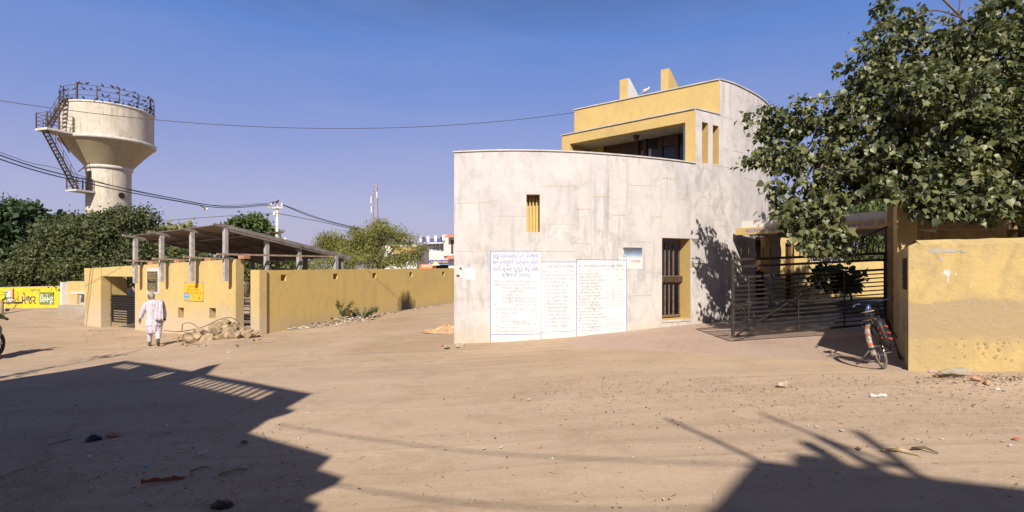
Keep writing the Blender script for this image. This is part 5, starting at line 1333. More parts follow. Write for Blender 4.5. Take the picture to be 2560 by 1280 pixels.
def peepal():
    base = (10.9, 10.6, 0)
    T = thing('peepal_tree', 'large dusty peepal tree with heart-shaped leaves overhanging the gate at right', 'tree', base)
    lob = [(1905, 292, 10.9, 36, 26), (1885, 395, 10.8, 34, 26), (1925, 350, 10.9, 44, 40), (1985, 300, 10.7, 62, 50), (2060, 300, 10.5, 75, 60), (1960, 395, 10.6, 55, 50), (2030, 410, 10.3, 85, 75), (1960, 480, 10.2, 42, 45), (1975, 545, 10.0, 62, 38),
           (2035, 540, 9.9, 80, 60), (2015, 600, 9.8, 52, 32), (2075, 600, 9.9, 42, 26), (2100, 470, 10.0, 80, 70), (2160, 175, 10.5, 58, 66), (2200, 470, 9.5, 60, 36), (2310, 515, 9.0, 56, 26), (2090, 590, 9.9, 40, 34), (2200, 230, 10.4, 80, 80), (2170, 300, 10.1, 90, 80), (2228, 110, 10.5, 68, 66), (2260, 60, 10.7, 40, 40), (2215, 25, 10.9, 26, 26),
           (2310, 230, 10.0, 120, 110), (2260, 380, 9.6, 110, 80), (2190, 440, 9.7, 90, 60), (2400, 290, 9.8, 130, 130), (2380, 430, 9.4, 110, 70), (2335, 500, 9.1, 46, 34), (2450, 480, 9.3, 90, 52), (2380, 130, 10.4, 90, 60),
           (2480, 170, 10.2, 130, 130), (2500, 60, 10.6, 110, 90), (2540, 350, 9.6, 140, 130), (2530, 500, 9.2, 120, 50), (2290, 470, 9.0, 80, 45), (2420, 520, 8.9, 90, 30), (2350, 250, 9.0, 110, 80), (2640, 240, 9.9, 130, 180), (2650, 440, 9.6, 110, 110), (2420, 210, 10.8, 100, 120), (2480, 400, 10.3, 120, 120), (2320, 330, 10.6, 120, 110), (2560, 30, 11.2, 90, 60), (2700, 60, 10.8, 150, 120)]
    allp = []; allo = []; tips = []
    for (px, py, Y, rx, ry) in lob:
        c, r = L3(px, py, Y, rx, ry)
        area = rx * ry; nc = max(7, int(area / 150)); per = 19
        p, cc = clumps(c, r, nc, per, .095, .35); allp.append(p); tips.append((Vector(c), [Vector(q) for q in cc]))
        o = p - np.array(c); o /= (np.linalg.norm(o, axis=1)[:, None] + 1e-6); allo.append(o)
    P = np.concatenate(allp); O = np.concatenate(allo)
    leaf_mesh('crown', P, .103, LEAF_P, 'peepal_leaf', T, .9, O * .5, .38)
    mb = MB(); b = Vector(base); fork = Vector((10.7, 10.5, 3.0))
    mb.tube([b - Vector((0, 0, .2)), b + Vector((-.05, 0, 1.5)), fork], [.34, .27, .25], 12); mb.build('trunk', 'bark', T)
    rs = random.Random(8)
    mains = [(W(2420, 330, 10.3), .13), (W(2300, 350, 10.2), .10), (W(2180, 380, 10.2), .075), (W(2450, 130, 10.5), .11), (W(2320, 150, 10.5), .07)]
    mb = MB(); nodes = []
    def wob(a, b_, n, amp):
        out = [a]
        for k in range(1, n): p = a.lerp(b_, k / n) + Vector([rs.uniform(-1, 1) for _ in range(3)]) * amp; out.append(p)
        return out + [b_]
    chain = [fork, mains[0][0], mains[1][0], mains[2][0], W(2060, 400, 10.4), W(1975, 380, 10.7)]; rad = [.19, .13, .10, .07, .045, .025]
    pp = catmull(chain, 5); rr = [float(np.interp(i, np.arange(6) * 5, rad)) for i in range(len(pp))]; mb.tube(pp, rr, 8); nodes += list(zip(pp, rr))
    chain = [fork, mains[3][0], mains[4][0], W(2260, 90, 10.6)]; rad = [.16, .10, .06, .02]
    pp = catmull(chain, 5); rr = [float(np.interp(i, np.arange(4) * 5, rad)) for i in range(len(pp))]; mb.tube(pp, rr, 8); nodes += list(zip(pp, rr))
    # the bare pale limbs against the sky at the top
    for pts, r in (([W(2445, 90, 10.3), W(2405, 45, 10.3), W(2380, 20, 10.3), W(2340, -20, 10.3)], .022), ([W(2405, 45, 10.3), W(2370, 32, 10.2), W(2330, 26, 10.2), W(2290, 45, 10.2)], .014), ([W(2395, 35, 10.3), W(2400, 0, 10.3), W(2390, -40, 10.3)], .012), ([W(2330, 26, 10.2), W(2320, 60, 10.2), W(2322, 88, 10.2)], .006)):
        mb.tube(catmull(pts, 4), r, 6)
    for c, cc in tips:
        n0, r0 = min(nodes, key=lambda q: (q[0] - c).length); pts = wob(n0, c, 3, .08); r1 = min(r0 * .6, .035); mb.tube(pts, [r1, r1 * .75, r1 * .55, r1 * .4], 6)
        for q in cc[:9]: mb.tube(wob(c, q, 2, .05), [r1 * .35, r1 * .22, r1 * .1], 4)
    mb.build('branches', 'bark', T)
    # hanging dry twigs
    mb = MB()
    for px, y0, y1, Y in ((2465, 440, 590, 9.1), (2440, 470, 560, 9.2), (2000, 430, 500, 9.9), (2075, 440, 520, 9.8)):
        mb.tube(wob(W(px, y0, Y), W(px + rs.uniform(-8, 20), y1, Y - .1), 5, .03), [.008, .007, .006, .005, .004, .002], 4)
    mb.build('hanging_twig', 'bark', T)
peepal()

# ---- weeds by the lane wall
def weed(label, px, py, h, n, seed, lean=1.0, dry=False):
    b = gp(px, py); T = thing('weed_bush', label, 'plant', b); rs = random.Random(seed); mb = MB(); pts = []
    for k in range(n):
        a = rs.uniform(-PI, PI); s = rs.uniform(.5, 1.0) * h; d = Vector((math.cos(a) * lean, math.sin(a) * .5, 1.1)).normalized()
        tip = b + d * s; mid = b + d * s * .5 + Vector((0, 0, .05)); mb.tube([b, mid, tip], [.009, .007, .003], 4)
        for j in range(int(70 * s / h)):
            f = rs.uniform(.15, 1.0); q = b.lerp(tip, f); pts.append(q + Vector([rs.gauss(0, .022) for _ in range(3)]))
    mb.build('stems', 'bark', T)
    if not dry: leaf_mesh('leaves', np.array([tuple(p) for p in pts]), .058, LEAF_Q, 'weed_leaf', T, .1)
    else: leaf_mesh('leaves', np.array([tuple(p) for p in pts[::7]]), .04, LEAF_Q, 'weed_leaf', T, .1)
weed('larger green weed fanning out against the lane wall', 842, 802, 1.15, 15, 2)
weed('low green weed right of the larger one by the lane wall', 905, 796, .85, 13, 5, 2.0)
weed('dry brown twiggy weed at the end of the rubbish line', 928, 789, .62, 7, 9, .6, True)

# ================================================================== STONES AND RUBBISH
def rock_mesh(seed, rough=.22, name='rock', mat='stone', sub=2):
    import bmesh
    bm = bmesh.new(); bmesh.ops.create_icosphere(bm, subdivisions=sub, radius=1)
    rs = random.Random(seed); planes = [(Vector([rs.gauss(0, 1) for _ in range(3)]).normalized(), rs.uniform(.34, .72)) for _ in range(12)]
    for v in bm.verts:
        for n, d in planes:
            k = v.co.dot(n)
            if k > d: v.co -= n * (k - d)
        v.co *= 1.25 + rs.uniform(-.03, .03)
    me = D.meshes.new(name); bm.to_mesh(me); bm.free(); me.materials.append(M[mat]); return me
ROCKS = [rock_mesh(s) for s in (1, 2, 3, 4, 5)]
def rock(loc, size, rz, label, group=None, k=0, mat=None, cat='rock', name='rock', tilt=.2):
    me = ROCKS[k % 5]
    if mat: me = me.copy(); me.materials[0] = M[mat]
    o = D.objects.new(name, me); COL.objects.link(o); o.location = loc; o.scale = size; o.rotation_euler = (tilt * math.sin(k * 3.1), tilt * math.cos(k * 1.7), rz); tag(o, label, cat, group); return o
def rubble():
    rs = random.Random(21); G = 'rubble stones heaped by the left wall corner'
    # (px, py of the stone centre, height above the ground, half sizes)
    R = [(476, 847, .0, .26, .22, .17), (498, 846, 0, .17, .16, .15), (520, 848, 0, .30, .22, .21), (545, 843, 0, .17, .17, .17), (560, 840, 0, .17, .14, .15), (576, 839, 0, .15, .14, .14), (595, 839, 0, .17, .14, .15), (620, 836, 0, .19, .15, .15), (632, 832, 0, .14, .12, .12),
         (512, 832, .18, .28, .2, .13), (535, 830, .2, .14, .14, .15), (551, 829, .2, .13, .12, .13), (573, 827, .2, .26, .2, .17), (600, 828, .2, .2, .16, .14), (622, 824, .2, .14, .14, .14), (540, 820, .35, .2, .18, .17), (567, 819, .35, .19, .15, .13), (590, 816, .38, .2, .16, .13), (611, 818, .36, .15, .12, .12), (628, 826, .15, .16, .12, .12),
         (548, 810, .45, .24, .16, .13), (566, 806, .48, .20, .16, .14), (530, 814, .38, .17, .13, .10), (585, 806, .5, .14, .13, .12), (575, 812, .4, .12, .1, .1), (486, 837, .12, .2, .15, .10), (500, 829, .16, .22, .16, .11), (462, 846, 0, .10, .09, .07), (550, 852, 0, .07, .06, .05), (548, 855, 0, .05, .05, .04)]
    for i, (px, py, h, a, b, c) in enumerate(R):
        py = py + (h * 9 if h else 0); Y = 15.35 + (.0 if h == 0 else h * 1.15) + (px - 476) * .0006; p = W(px, py, Y)
        rock(p, (a * 1.02, b, c), rs.uniform(-.5, .5), 'pale broken stone in the rubble heap beside the small grille gate', G, i)
    for k in range(34):
        px = rs.uniform(440, 655); py = rs.uniform(838, 868) if px < 600 else rs.uniform(828, 852); q = rs.uniform(.025, .07)
        rock(gp(px, py) + Vector((0, 0, q * .3)), (q, q * .8, q * .6), rs.uniform(0, 3), 'small broken stone scattered round the foot of the rubble heap', 'stone fragments round the rubble heap', k, None if k % 5 else 'brick')
    mb = MB(); g = [gp(460, 858), gp(520, 862), gp(590, 855), gp(640, 845), gp(600, 818), gp(520, 820), gp(470, 836)]
    c = sum(g, Vector()) / len(g); c.z += .12; mb.add(g + [c], [(i, (i + 1) % 7, 7) for i in range(7)], 0, True); o = mb.build('rubble_soil', 'dusty_earth'); tag(o, kind='stuff')
    o['label'] = 'earth spilling between the rubble stones'; o['category'] = 'soil'
    # single stones
    rock(gp(1958, 968) + Vector((0, 0, .045)), (.075, .06, .05), .3, 'lone pale stone lying on the road right of centre', None, 2, 'stone_pale')
    p = gp(2378, 942); rock(p + Vector((0, 0, .06)), (.235, .12, .085), -.1, 'long worn stone block at the foot of the right wall', None, 3, 'stone_pale', tilt=.02)
    for i, (px, py, s, m, lab) in enumerate(((2440, 952, .08, 'brick', 'rounded lump of red brick right of the long stone block'), (2468, 960, .07, 'brick', 'flat red brick fragment near the right edge of the road'), (1118, 872, .12, 'stone_pale', 'pale flat block left of the building corner'), (1106, 866, .07, 'orange', 'small orange brick piece by the pale flat block'), (1150, 868, .13, 'stone_pale', 'grey cement lump at the foot of the building corner'), (2392, 958, .035, 'paper', 'small white stone chip in front of the long block'))):
        rock(gp(px, py) + Vector((0, 0, s * .3)), (s, s * .7, s * .45), i, lab, None, i + 1, m)
    # sand heap by the building corner
    mb = MB(); rs = random.Random(5); c = gp(1118, 828); n = 18
    ring = [[Vector((c.x + (.75 * r) * math.cos(a), c.y + (.5 * r) * math.sin(a), gnd(c.x, c.y) - .01 + .18 * (1 - r) ** .8 * rs.uniform(.6, 1.3))) for a in np.linspace(0, 2 * PI, n + 1)[:-1]] for r in (1, .75, .5, .25, .02)]
    vs = [v for r in ring for v in r]; mb.add(vs, [(i * n + k, i * n + (k + 1) % n, (i + 1) * n + (k + 1) % n, (i + 1) * n + k) for i in range(4) for k in range(n)], 0, False)
    flat('orange_sand', (.50, .33, .18), .95, 0, .2, 12); o = mb.build('sand_heap', 'orange_sand', None, c); tag(o, 'small orange sand heap left of the white building corner', 'sand heap')
    for v in o.data.vertices: pass
rubble()

def litter():
    rs = random.Random(31)
    def scrap(mb, p, s, mi=0, up=.5):
        s *= min(1, .45 + p[1] * .045)
        n = rs.randint(4, 6); R = Matrix.Rotation(rs.uniform(0, 6), 3, 'Z') @ Matrix.Rotation(rs.gauss(0, up), 3, 'X')
        a = [R @ Vector((s * rs.uniform(.6, 1.2) * math.cos(2 * PI * k / n), s * rs.uniform(.3, .8) * math.sin(2 * PI * k / n), s * rs.uniform(-.12, .25))) + Vector(p) + Vector((0, 0, s * .3)) for k in range(n)]
        b = [v - Vector((0, 0, .003)) for v in a]; mb.add(a + b, [tuple(range(n)), tuple(range(2 * n - 1, n - 1, -1))] + [(k, n + k, n + (k + 1) % n, (k + 1) % n) for k in range(n)], mi)
    mats = ['paper', 'straw', 'pink_item', 'stone_pale', 'brick', 'sky_item', 'plastic_black', 'bark']
    # rubbish line along the foot of the lane wall
    mb = MB()
    for k in range(1500):
        q = rs.betavariate(1.1, 1.4) * 11 + .8; w = .12 + .55 * math.exp(-((q - 2.9) / 1.8) ** 2); o = abs(rs.gauss(0, w)) + .02
        p = BW_.at(q, 0, o); h = max(0, .16 * math.exp(-((q - 3.2) / 1.6) ** 2) * (1 - o / .8)); p.z = gnd(p.x, p.y) + rs.uniform(0, 1) * h
        scrap(mb, p, rs.uniform(.02, .075) if q < 6 else rs.uniform(.02, .045), rs.choices(range(8), (7, 5, 1.2, 4, .8, .3, .6, 2.5))[0])
    tag(mb.build('rubbish_line', mats), 'drift of paper and dry litter along the foot of the lane wall', 'litter', None, 'stuff')
    # dry straw and chips on the verge in front of the compound and by the right wall
    mb = MB()
    def straw(c, l, mi=1):
        a = rs.uniform(0, PI); d = Vector((math.cos(a), math.sin(a), 0)) * l / 2; c = Vector(c) + Vector((0, 0, .008)); mb.bar(c - d, c + d + Vector((0, 0, rs.uniform(0, .02))), rs.uniform(.002, .0045), None, mi)
    for k in range(4600):
        z = rs.random()
        if z < .34: px, py = rs.uniform(200, 660), 815 + abs(rs.gauss(0, 26))
        elif z < .50: px, py = rs.uniform(0, 760), rs.uniform(1000, 1275)
        elif z < .80: px, py = rs.uniform(1350, 2560), 940 + abs(rs.gauss(0, 60))
        elif z < .86: px, py = rs.uniform(60, 300), rs.uniform(790, 830)
        else: px, py = rs.uniform(0, 2560), rs.uniform(880, 1270)
        if py > 1275: continue
        p = gp(px, py)
        if p.y > 19.4 and p.x > -18: continue
        if rs.random() < .55: straw(p, rs.uniform(.02, .05) * (1.8 if p.y > 12 else 1))
        else: scrap(mb, p, rs.uniform(.008, .028), rs.choices(range(8), (3, 4, .4, 4, .8, .2, .4, 5))[0], .2)
    tag(mb.build('straw_litter', mats), 'dry straw and small chips scattered over the earth', 'litter', None, 'stuff')
    # litter under the right wall
    mb = MB()
    for k in range(240):
        px = rs.uniform(2290, 2560); p = gp(px, 938 + abs(rs.gauss(0, 12))); p.z += .02 * rs.random()
        scrap(mb, p, rs.uniform(.008, .035), rs.choices(range(8), (3, 5, .6, 3, 1.5, .5, 1, 5))[0], .4)
    tag(mb.build('wall_litter', mats), 'loose litter gathered at the foot of the right wall', 'litter', None, 'stuff')
    # larger scraps one can count
    def item(name, label, cat, px, py, size, mat, kind='scrap', group=None, rz=0):
        p = gp(px, py); mb = MB()
        if kind == 'scrap': scrap(mb, p, size, 0, .15)
        elif kind == 'stick': a = Vector((math.cos(rz), math.sin(rz), 0)) * size; mb.tube([p - a + Vector((0, 0, .01)), p + Vector((.02, .03, .03)), p + a + Vector((0, 0, .01))], [.012, .013, .007], 5)
        elif kind == 'lump':
            n = 9; vs = []
            for i in range(5):
                for k in range(n): r = size * (1, 1.06, .98, .72, .3)[i] * rs.uniform(.75, 1.2); a = 2 * PI * k / n; vs.append(p + Vector((r * math.cos(a), r * .6 * math.sin(a), size * .62 * i / 4 * rs.uniform(.8, 1.1))))
            mb.add(vs, [(i * n + k, i * n + (k + 1) % n, (i + 1) * n + (k + 1) % n, (i + 1) * n + k) for i in range(4) for k in range(n)] + [tuple(4 * n + k for k in range(n))])
        elif kind == 'strip':
            vs = []; m = 8
            for i in range(m + 1):
                c = p + Vector((math.cos(rz), math.sin(rz), 0)) * size * (i / m - .5) * 2; nn = Vector((-math.sin(rz), math.cos(rz), 0))
                for s, z in ((-1, 0), (-.3, .035), (.4, .02), (1, .0)): vs.append(c + nn * s * size * .10 * rs.uniform(.7, 1.2) + Vector((0, 0, z * rs.uniform(.4, 1.3) + .006)))
            mb.add(vs, [(i * 4 + k, i * 4 + k + 1, i * 4 + 5 + k, i * 4 + 4 + k) for i in range(m) for k in range(3)])
        o = mb.build(name, mat, None, p); tag(o, label, cat, group)
    item('plastic_bag', 'crumpled black plastic bag in the foreground shade', 'bag', 232, 1100, .10, 'plastic_black', 'lump')
    item('cloth_rag', 'orange and dark rag beside the black bag', 'rag', 284, 1090, .07, 'terracotta', 'lump')
    item('plastic_scrap', 'blue plastic piece just above the black bag', 'scrap', 248, 1076, .05, 'sky_item')
    item('red_strip', 'long rust red cloth strip in the dark foreground', 'rag', 408, 1203, .17, 'red_item', 'strip', rz=.32)
    item('plastic_scrap', 'pale blue leaf of plastic left of the red strip', 'scrap', 364, 1169, .045, 'sky_item')
    item('refuse_heap', 'small tangled heap of rags at the bottom edge of the picture', 'heap', 555, 1268, .09, 'rust_metal', 'lump')
    item('cloth_rag', 'orange rag lying on the bottom refuse heap', 'rag', 568, 1256, .035, 'terracotta', 'lump')
    item('cloth_rag', 'dark red tangled rag on the shaded road near the shadow notch', 'rag', 610, 1107, .045, 'bark', 'lump')
    item('plastic_scrap', 'crumpled white and red packet against the right wall corner', 'packet', 2330, 930, .05, 'pink_item', 'lump')
    item('plastic_scrap', 'white crushed cup beside the long stone block', 'cup', 2494, 974, .035, 'paper', 'lump')
    item('cloth_rag', 'burnt dark scrap with orange spot on the road near the wire shadows', 'rag', 2145, 1125, .06, 'bark', 'scrap')
    item('stick', 'thin curved stick lying by the wire shadow', 'stick', 2252, 1135, .13, 'straw', 'stick', rz=-.5)
    item('stick', 'short grey stick right of the thin curved one', 'stick', 2312, 1130, .09, 'bark', 'stick', rz=-.7)
    item('stick', 'pale stick in the shade below the torn white sheet', 'stick', 583, 1182, .12, 'straw', 'stick', rz=.6)
    item('stick', 'longer pale stick right of the red strip', 'stick', 499, 1176, .08, 'straw', 'stick', rz=.7)
    item('paper_sheet', 'torn white sheet standing out in the left shade', 'paper', 506, 1135, .06, 'paper', 'strip', rz=1.2)
    item('red_scrap', 'bright red scrap at the right edge of the road', 'scrap', 2540, 1098, .045, 'sign_red')
    item('paper_sheet', 'white folded paper on the earth below the bicycle', 'paper', 2196, 992, .10, 'paper', 'strip', rz=.05)
    item('bamboo_stick', 'yellow cane lying beside the rubble heap', 'stick', 655, 856, .35, 'straw', 'stick', rz=.05)
    item('bamboo_stick', 'thin yellow cane in front of the left gateway', 'stick', 250, 826, .45, 'straw', 'stick', rz=.03)
    # the string trailing over the foreground
    mb = MB(); pts = [gp(x, y) + Vector((0, 0, .012)) for x, y in ((0, 1195), (40, 1180), (95, 1160), (130, 1143), (112, 1125), (125, 1113), (180, 1100))]
    mb.tube(catmull(pts, 6), .007, 5); tag(mb.build('string', 'stone_pale'), 'pale string trailing over the ground at bottom left', 'string')
    # fallen branch and wires by the rubble
    mb = MB(); pts = [W(410, 826, 16.6), W(450, 829, 16.4), W(505, 818, 16.4), W(545, 800, 16.3), W(575, 794, 16.2), W(594, 802, 16.2)]
    mb.tube(catmull(pts, 5), .014, 5); mb.tube(catmull([W(455, 826, 16.3), W(458, 810, 16.4), W(478, 808, 16.4), W(500, 822, 16.2)], 5), .012, 5); tag(mb.build('bent_cable', 'bark'), 'bent thin branch arching over the rubble heap', 'branch')
    G = 'white paper scraps scattered on the open road'
    for i in range(80):
        z = rs.random(); px, py = (rs.uniform(20, 780), rs.uniform(990, 1270)) if z < .6 else (rs.uniform(1200, 2540), rs.uniform(950, 1150)) if z < .75 else (rs.uniform(30, 640), rs.uniform(840, 900))
        item('paper_scrap', 'small white paper scrap lying on the open road', 'paper', px, py, rs.uniform(.02, .05), 'paper', 'scrap', G)
litter()
# ================================================================== PEOPLE AND MACHINES
def remeshed(mb, name, mat, parent, vox, smooth=2):
    o = mb.build(name, mat, parent)
    r = o.modifiers.new('join', 'REMESH'); r.mode = 'VOXEL'; r.voxel_size = vox; r.use_smooth_shade = True
    s = o.modifiers.new('soften', 'SMOOTH'); s.factor = .5; s.iterations = smooth
    return o
def limb(mb, pts, rad, n=10): mb.tube([Vector(p) for p in catmull(pts, 4)], [float(np.interp(i, np.arange(len(rad)) * 4, rad)) for i in range((len(pts) - 1) * 4 + 1)], n)
def hand(mb, wrist, direction, palm_n, s=1.0, curl=.5):
    """palm, four unequal bent fingers and a side thumb"""
    d = Vector(direction).normalized(); n = Vector(palm_n).normalized(); n = (n - d * n.dot(d)).normalized(); x = d.cross(n); w = Vector(wrist)
    mb.tube([w, w + d * .03 * s, w + d * .06 * s, w + d * .085 * s], [(.024 * s, .024 * s), (.036 * s, .018 * s), (.040 * s, .017 * s), (.036 * s, .014 * s)], 10)
    for i, ln in enumerate((.068, .078, .072, .056)):
        r0 = w + d * .08 * s + x * (i - 1.5) * .019 * s; p = [r0]; a = curl * .4
        for seg in (.45, .32, .23): p.append(p[-1] + (d * math.cos(a) + n * math.sin(a)) * ln * seg * s); a += curl * .7
        mb.tube(p, [.0095 * s, .009 * s, .008 * s, .0065 * s], 7)
    t0 = w + d * .025 * s + x * -.03 * s; mb.tube([t0, t0 + (d * .5 - x * .8 + n * .3) * .03 * s, t0 + (d * .85 - x * .7 + n * .5) * .055 * s], [.013 * s, .011 * s, .008 * s], 7)
def head(mb, c, face, s=1.0):
    c = Vector(c); f = Vector(face).normalized(); r = f.cross(Vector((0, 0, 1))).normalized(); R = Matrix((r, f, Vector((0, 0, 1)))).transposed()
    mb.ball(c, (.073 * s, .092 * s, .088 * s), 16, 12, R=R); mb.ball(c + R @ Vector((0, .02, -.055)) * s, (.055 * s, .07 * s, .06 * s), 14, 10, R=R)
    mb.tube([c + R @ Vector((0, .085, .012)) * s, c + R @ Vector((0, .11, -.025)) * s, c + R @ Vector((0, .085, -.032)) * s], [.010 * s, .016 * s, .012 * s], 7)
    mb.tube([c + R @ Vector((-.03, .082, -.062)) * s, c + R @ Vector((0, .092, -.06)) * s, c + R @ Vector((.03, .082, -.062)) * s], .009 * s, 6)
    for q in (-1, 1):
        mb.ball(c + R @ Vector((q * .073, -.005, -.01)) * s, (.012 * s, .02 * s, .032 * s), 8, 6, R=R); mb.ball(c + R @ Vector((q * .032, .082, .022)) * s, (.018 * s, .008 * s, .007 * s), 8, 5, R=R)
    return R
def walker():
    b = gp(385, 866); T = thing('person', 'old man in loose white shirt and gathered trousers walking away left of the rubble', 'person', b)
    f = Vector((-.50, .866, 0)); r = Vector((.866, .50, 0)); up = Vector((0, 0, 1)); S = 1.0
    P = lambda x, y, z: b + r * x + f * y + up * z
    body = MB()
    nk = P(0, .0, 1.36); hd = P(-.075, .06, 1.495); fc = (f * .62 - r * .78)
    R = head(body, hd, fc)
    limb(body, [P(0, -.01, 1.30), P(-.02, .01, 1.37), P(-.06, .045, 1.44)], [.062, .052, .05])
    limb(body, [P(0, 0, .82), P(0, 0, 1.0), P(0, 0, 1.2), P(0, 0, 1.32)], [.13, .125, .14, .09], 14)
    # arms: left swings wide, right hangs close
    LA = [P(-.17, 0, 1.30), P(-.26, -.02, 1.06), P(-.335, .05, .83)]; RA = [P(.17, 0, 1.30), P(.24, -.06, 1.06), P(.26, .02, .84)]
    limb(body, LA, [.05, .042, .027]); limb(body, RA, [.05, .042, .027])
    hand(body, LA[2], Vector(LA[2]) - Vector(LA[1]) + Vector((0, 0, -.15)), r, 1.1, .6); hand(body, RA[2], Vector((0, 0, -1)) + f * .15, -r, 1.1, .9)
    LL = [P(-.09, 0, .80), P(-.11, .15, .46), P(-.12, .19, .09)]; RL = [P(.09, 0, .80), P(.10, .02, .47), P(.12, -.24, .15)]
    limb(body, LL, [.085, .06, .038]); limb(body, RL, [.085, .06, .038])
    remeshed(body, 'body', 'skin', T, .0075, 1)
    # hair cap
    h = MB(); h.ball(hd + R @ Vector((0, -.014, .016)), (.0765, .088, .080), 16, 10, R=R); hb = h.build('hair', 'hair_grey', T)
    h = MB(); h.ball(hd + R @ Vector((0, -.035, -.02)), (.077, .070, .075), 14, 8, R=R); h.build('nape_hair', 'hair_grey', hb)
    # shirt: lofted rings with folds
    def loft(name, rings, n, mat, parent=T, fold=0, nf=9, seed=0):
        mb = MB(); vs = []; rs = random.Random(seed); ph = rs.uniform(0, 6)
        for k, (c, rx, ry) in enumerate(rings):
            for i in range(n):
                a = 2 * PI * i / n; q = 1 + fold * (k / (len(rings) - 1)) * math.sin(nf * a + ph + .3 * k) + fold * .4 * math.sin(5 * a + k)
                vs.append(c + r * rx * q * math.cos(a) + f * ry * q * math.sin(a))
        m = len(rings); mb.add(vs, [(k * n + i, (k + 1) * n + i, (k + 1) * n + (i + 1) % n, k * n + (i + 1) % n) for k in range(m - 1) for i in range(n)] + [tuple(range(n)), tuple((m - 1) * n + i for i in range(n - 1, -1, -1))], 0, True); return mb
    sh = loft('shirt', [(P(0, .01, 1.385), .062, .062), (P(0, 0, 1.365), .11, .09), (P(0, -.01, 1.335), .17, .11), (P(0, -.015, 1.27), .20, .125), (P(0, -.01, 1.12), .19, .13), (P(.0, -.0, .97), .185, .135), (P(0, .0, .82), .195, .15), (P(.0, .0, .70), .21, .165), (P(.0, .0, .62), .215, .17)], 48, 'white_cloth', fold=.05)
    for A in (LA, RA):
        A = [Vector(p) for p in A]; e = A[1].lerp(A[2], .93); w_ = A[0].lerp(A[1], .5)
        limb(sh, [A[0] + up * .0, w_, A[1] + up * .0, A[1].lerp(A[2], .5), e], [.078, .075, .068, .060, .056], 14)
    remeshed(sh, 'shirt', 'white_cloth', T, .011, 2)
    # shawl over the shoulder and down the back
    mb = MB(); rows = 12; cols = 9; vs = []
    for i in range(rows):
        v = i / (rows - 1)
        for j in range(cols):
            u = j / (cols - 1) - .5
            if v < .25: c = P(.13 + .02 * v, .13 - .62 * v, 1.345 + .10 * math.sin(v * 4 * PI / 2) * .35)
            else: k = (v - .25) / .75; c = P(.13 + .01 * k, -.165 - .02 * k, 1.33 - .55 * k)
            w_ = (.15 + .13 * v * (1 - .5 * v)); fold = .018 * math.sin(u * 16 + v * 3)
            vs.append(c + r * u * w_ + f * (-.02 + fold) + up * (-.05 * abs(u) * (1 - v)))
    mb.add(vs, [(i * cols + j, i * cols + j + 1, (i + 1) * cols + j + 1, (i + 1) * cols + j) for i in range(rows - 1) for j in range(cols - 1)], 0, True)
    o = mb.build('shawl', 'white_cloth', T); s = o.modifiers.new('thick', 'SOLIDIFY'); s.thickness = .014
    # gathered trousers, tight at the shin
    tr = loft('trousers', [(P(0, 0, .88), .13, .11), (P(0, 0, .75), .18, .15), (P(0, .01, .62), .20, .17), (P(0, .02, .50), .20, .17), (P(0, .02, .415), .18, .15), (P(0, .02, .37), .12, .10)], 56, 'white_cloth', fold=.075, nf=13, seed=2)
    limb(tr, [P(-.10, .06, .52), P(-.115, .15, .40), P(-.12, .17, .25), P(-.12, .185, .12)], [.105, .085, .062, .05], 14)
    limb(tr, [P(.10, -.0, .52), P(.11, -.05, .40), P(.115, -.14, .28), P(.12, -.21, .20)], [.105, .085, .062, .05], 14)
    remeshed(tr, 'trousers', 'white_cloth', T, .011, 1)
    for nm, heel, toe, roll in (('shoe', P(-.12, .12, .045), P(-.125, .34, .03), 0), ('shoe', P(.12, -.30, .165), P(.125, -.17, .03), 1)):
        mb = MB(); d = (toe - heel); limb(mb, [heel - d * .12 + up * .02, heel + up * .01, heel.lerp(toe, .5), toe], [.034, .046, .046, .030], 10)
        mb.tube([heel + up * .09, heel + up * .01], [.045, .042], 10); remeshed(mb, nm, 'shoe', T, .008, 1)
walker()

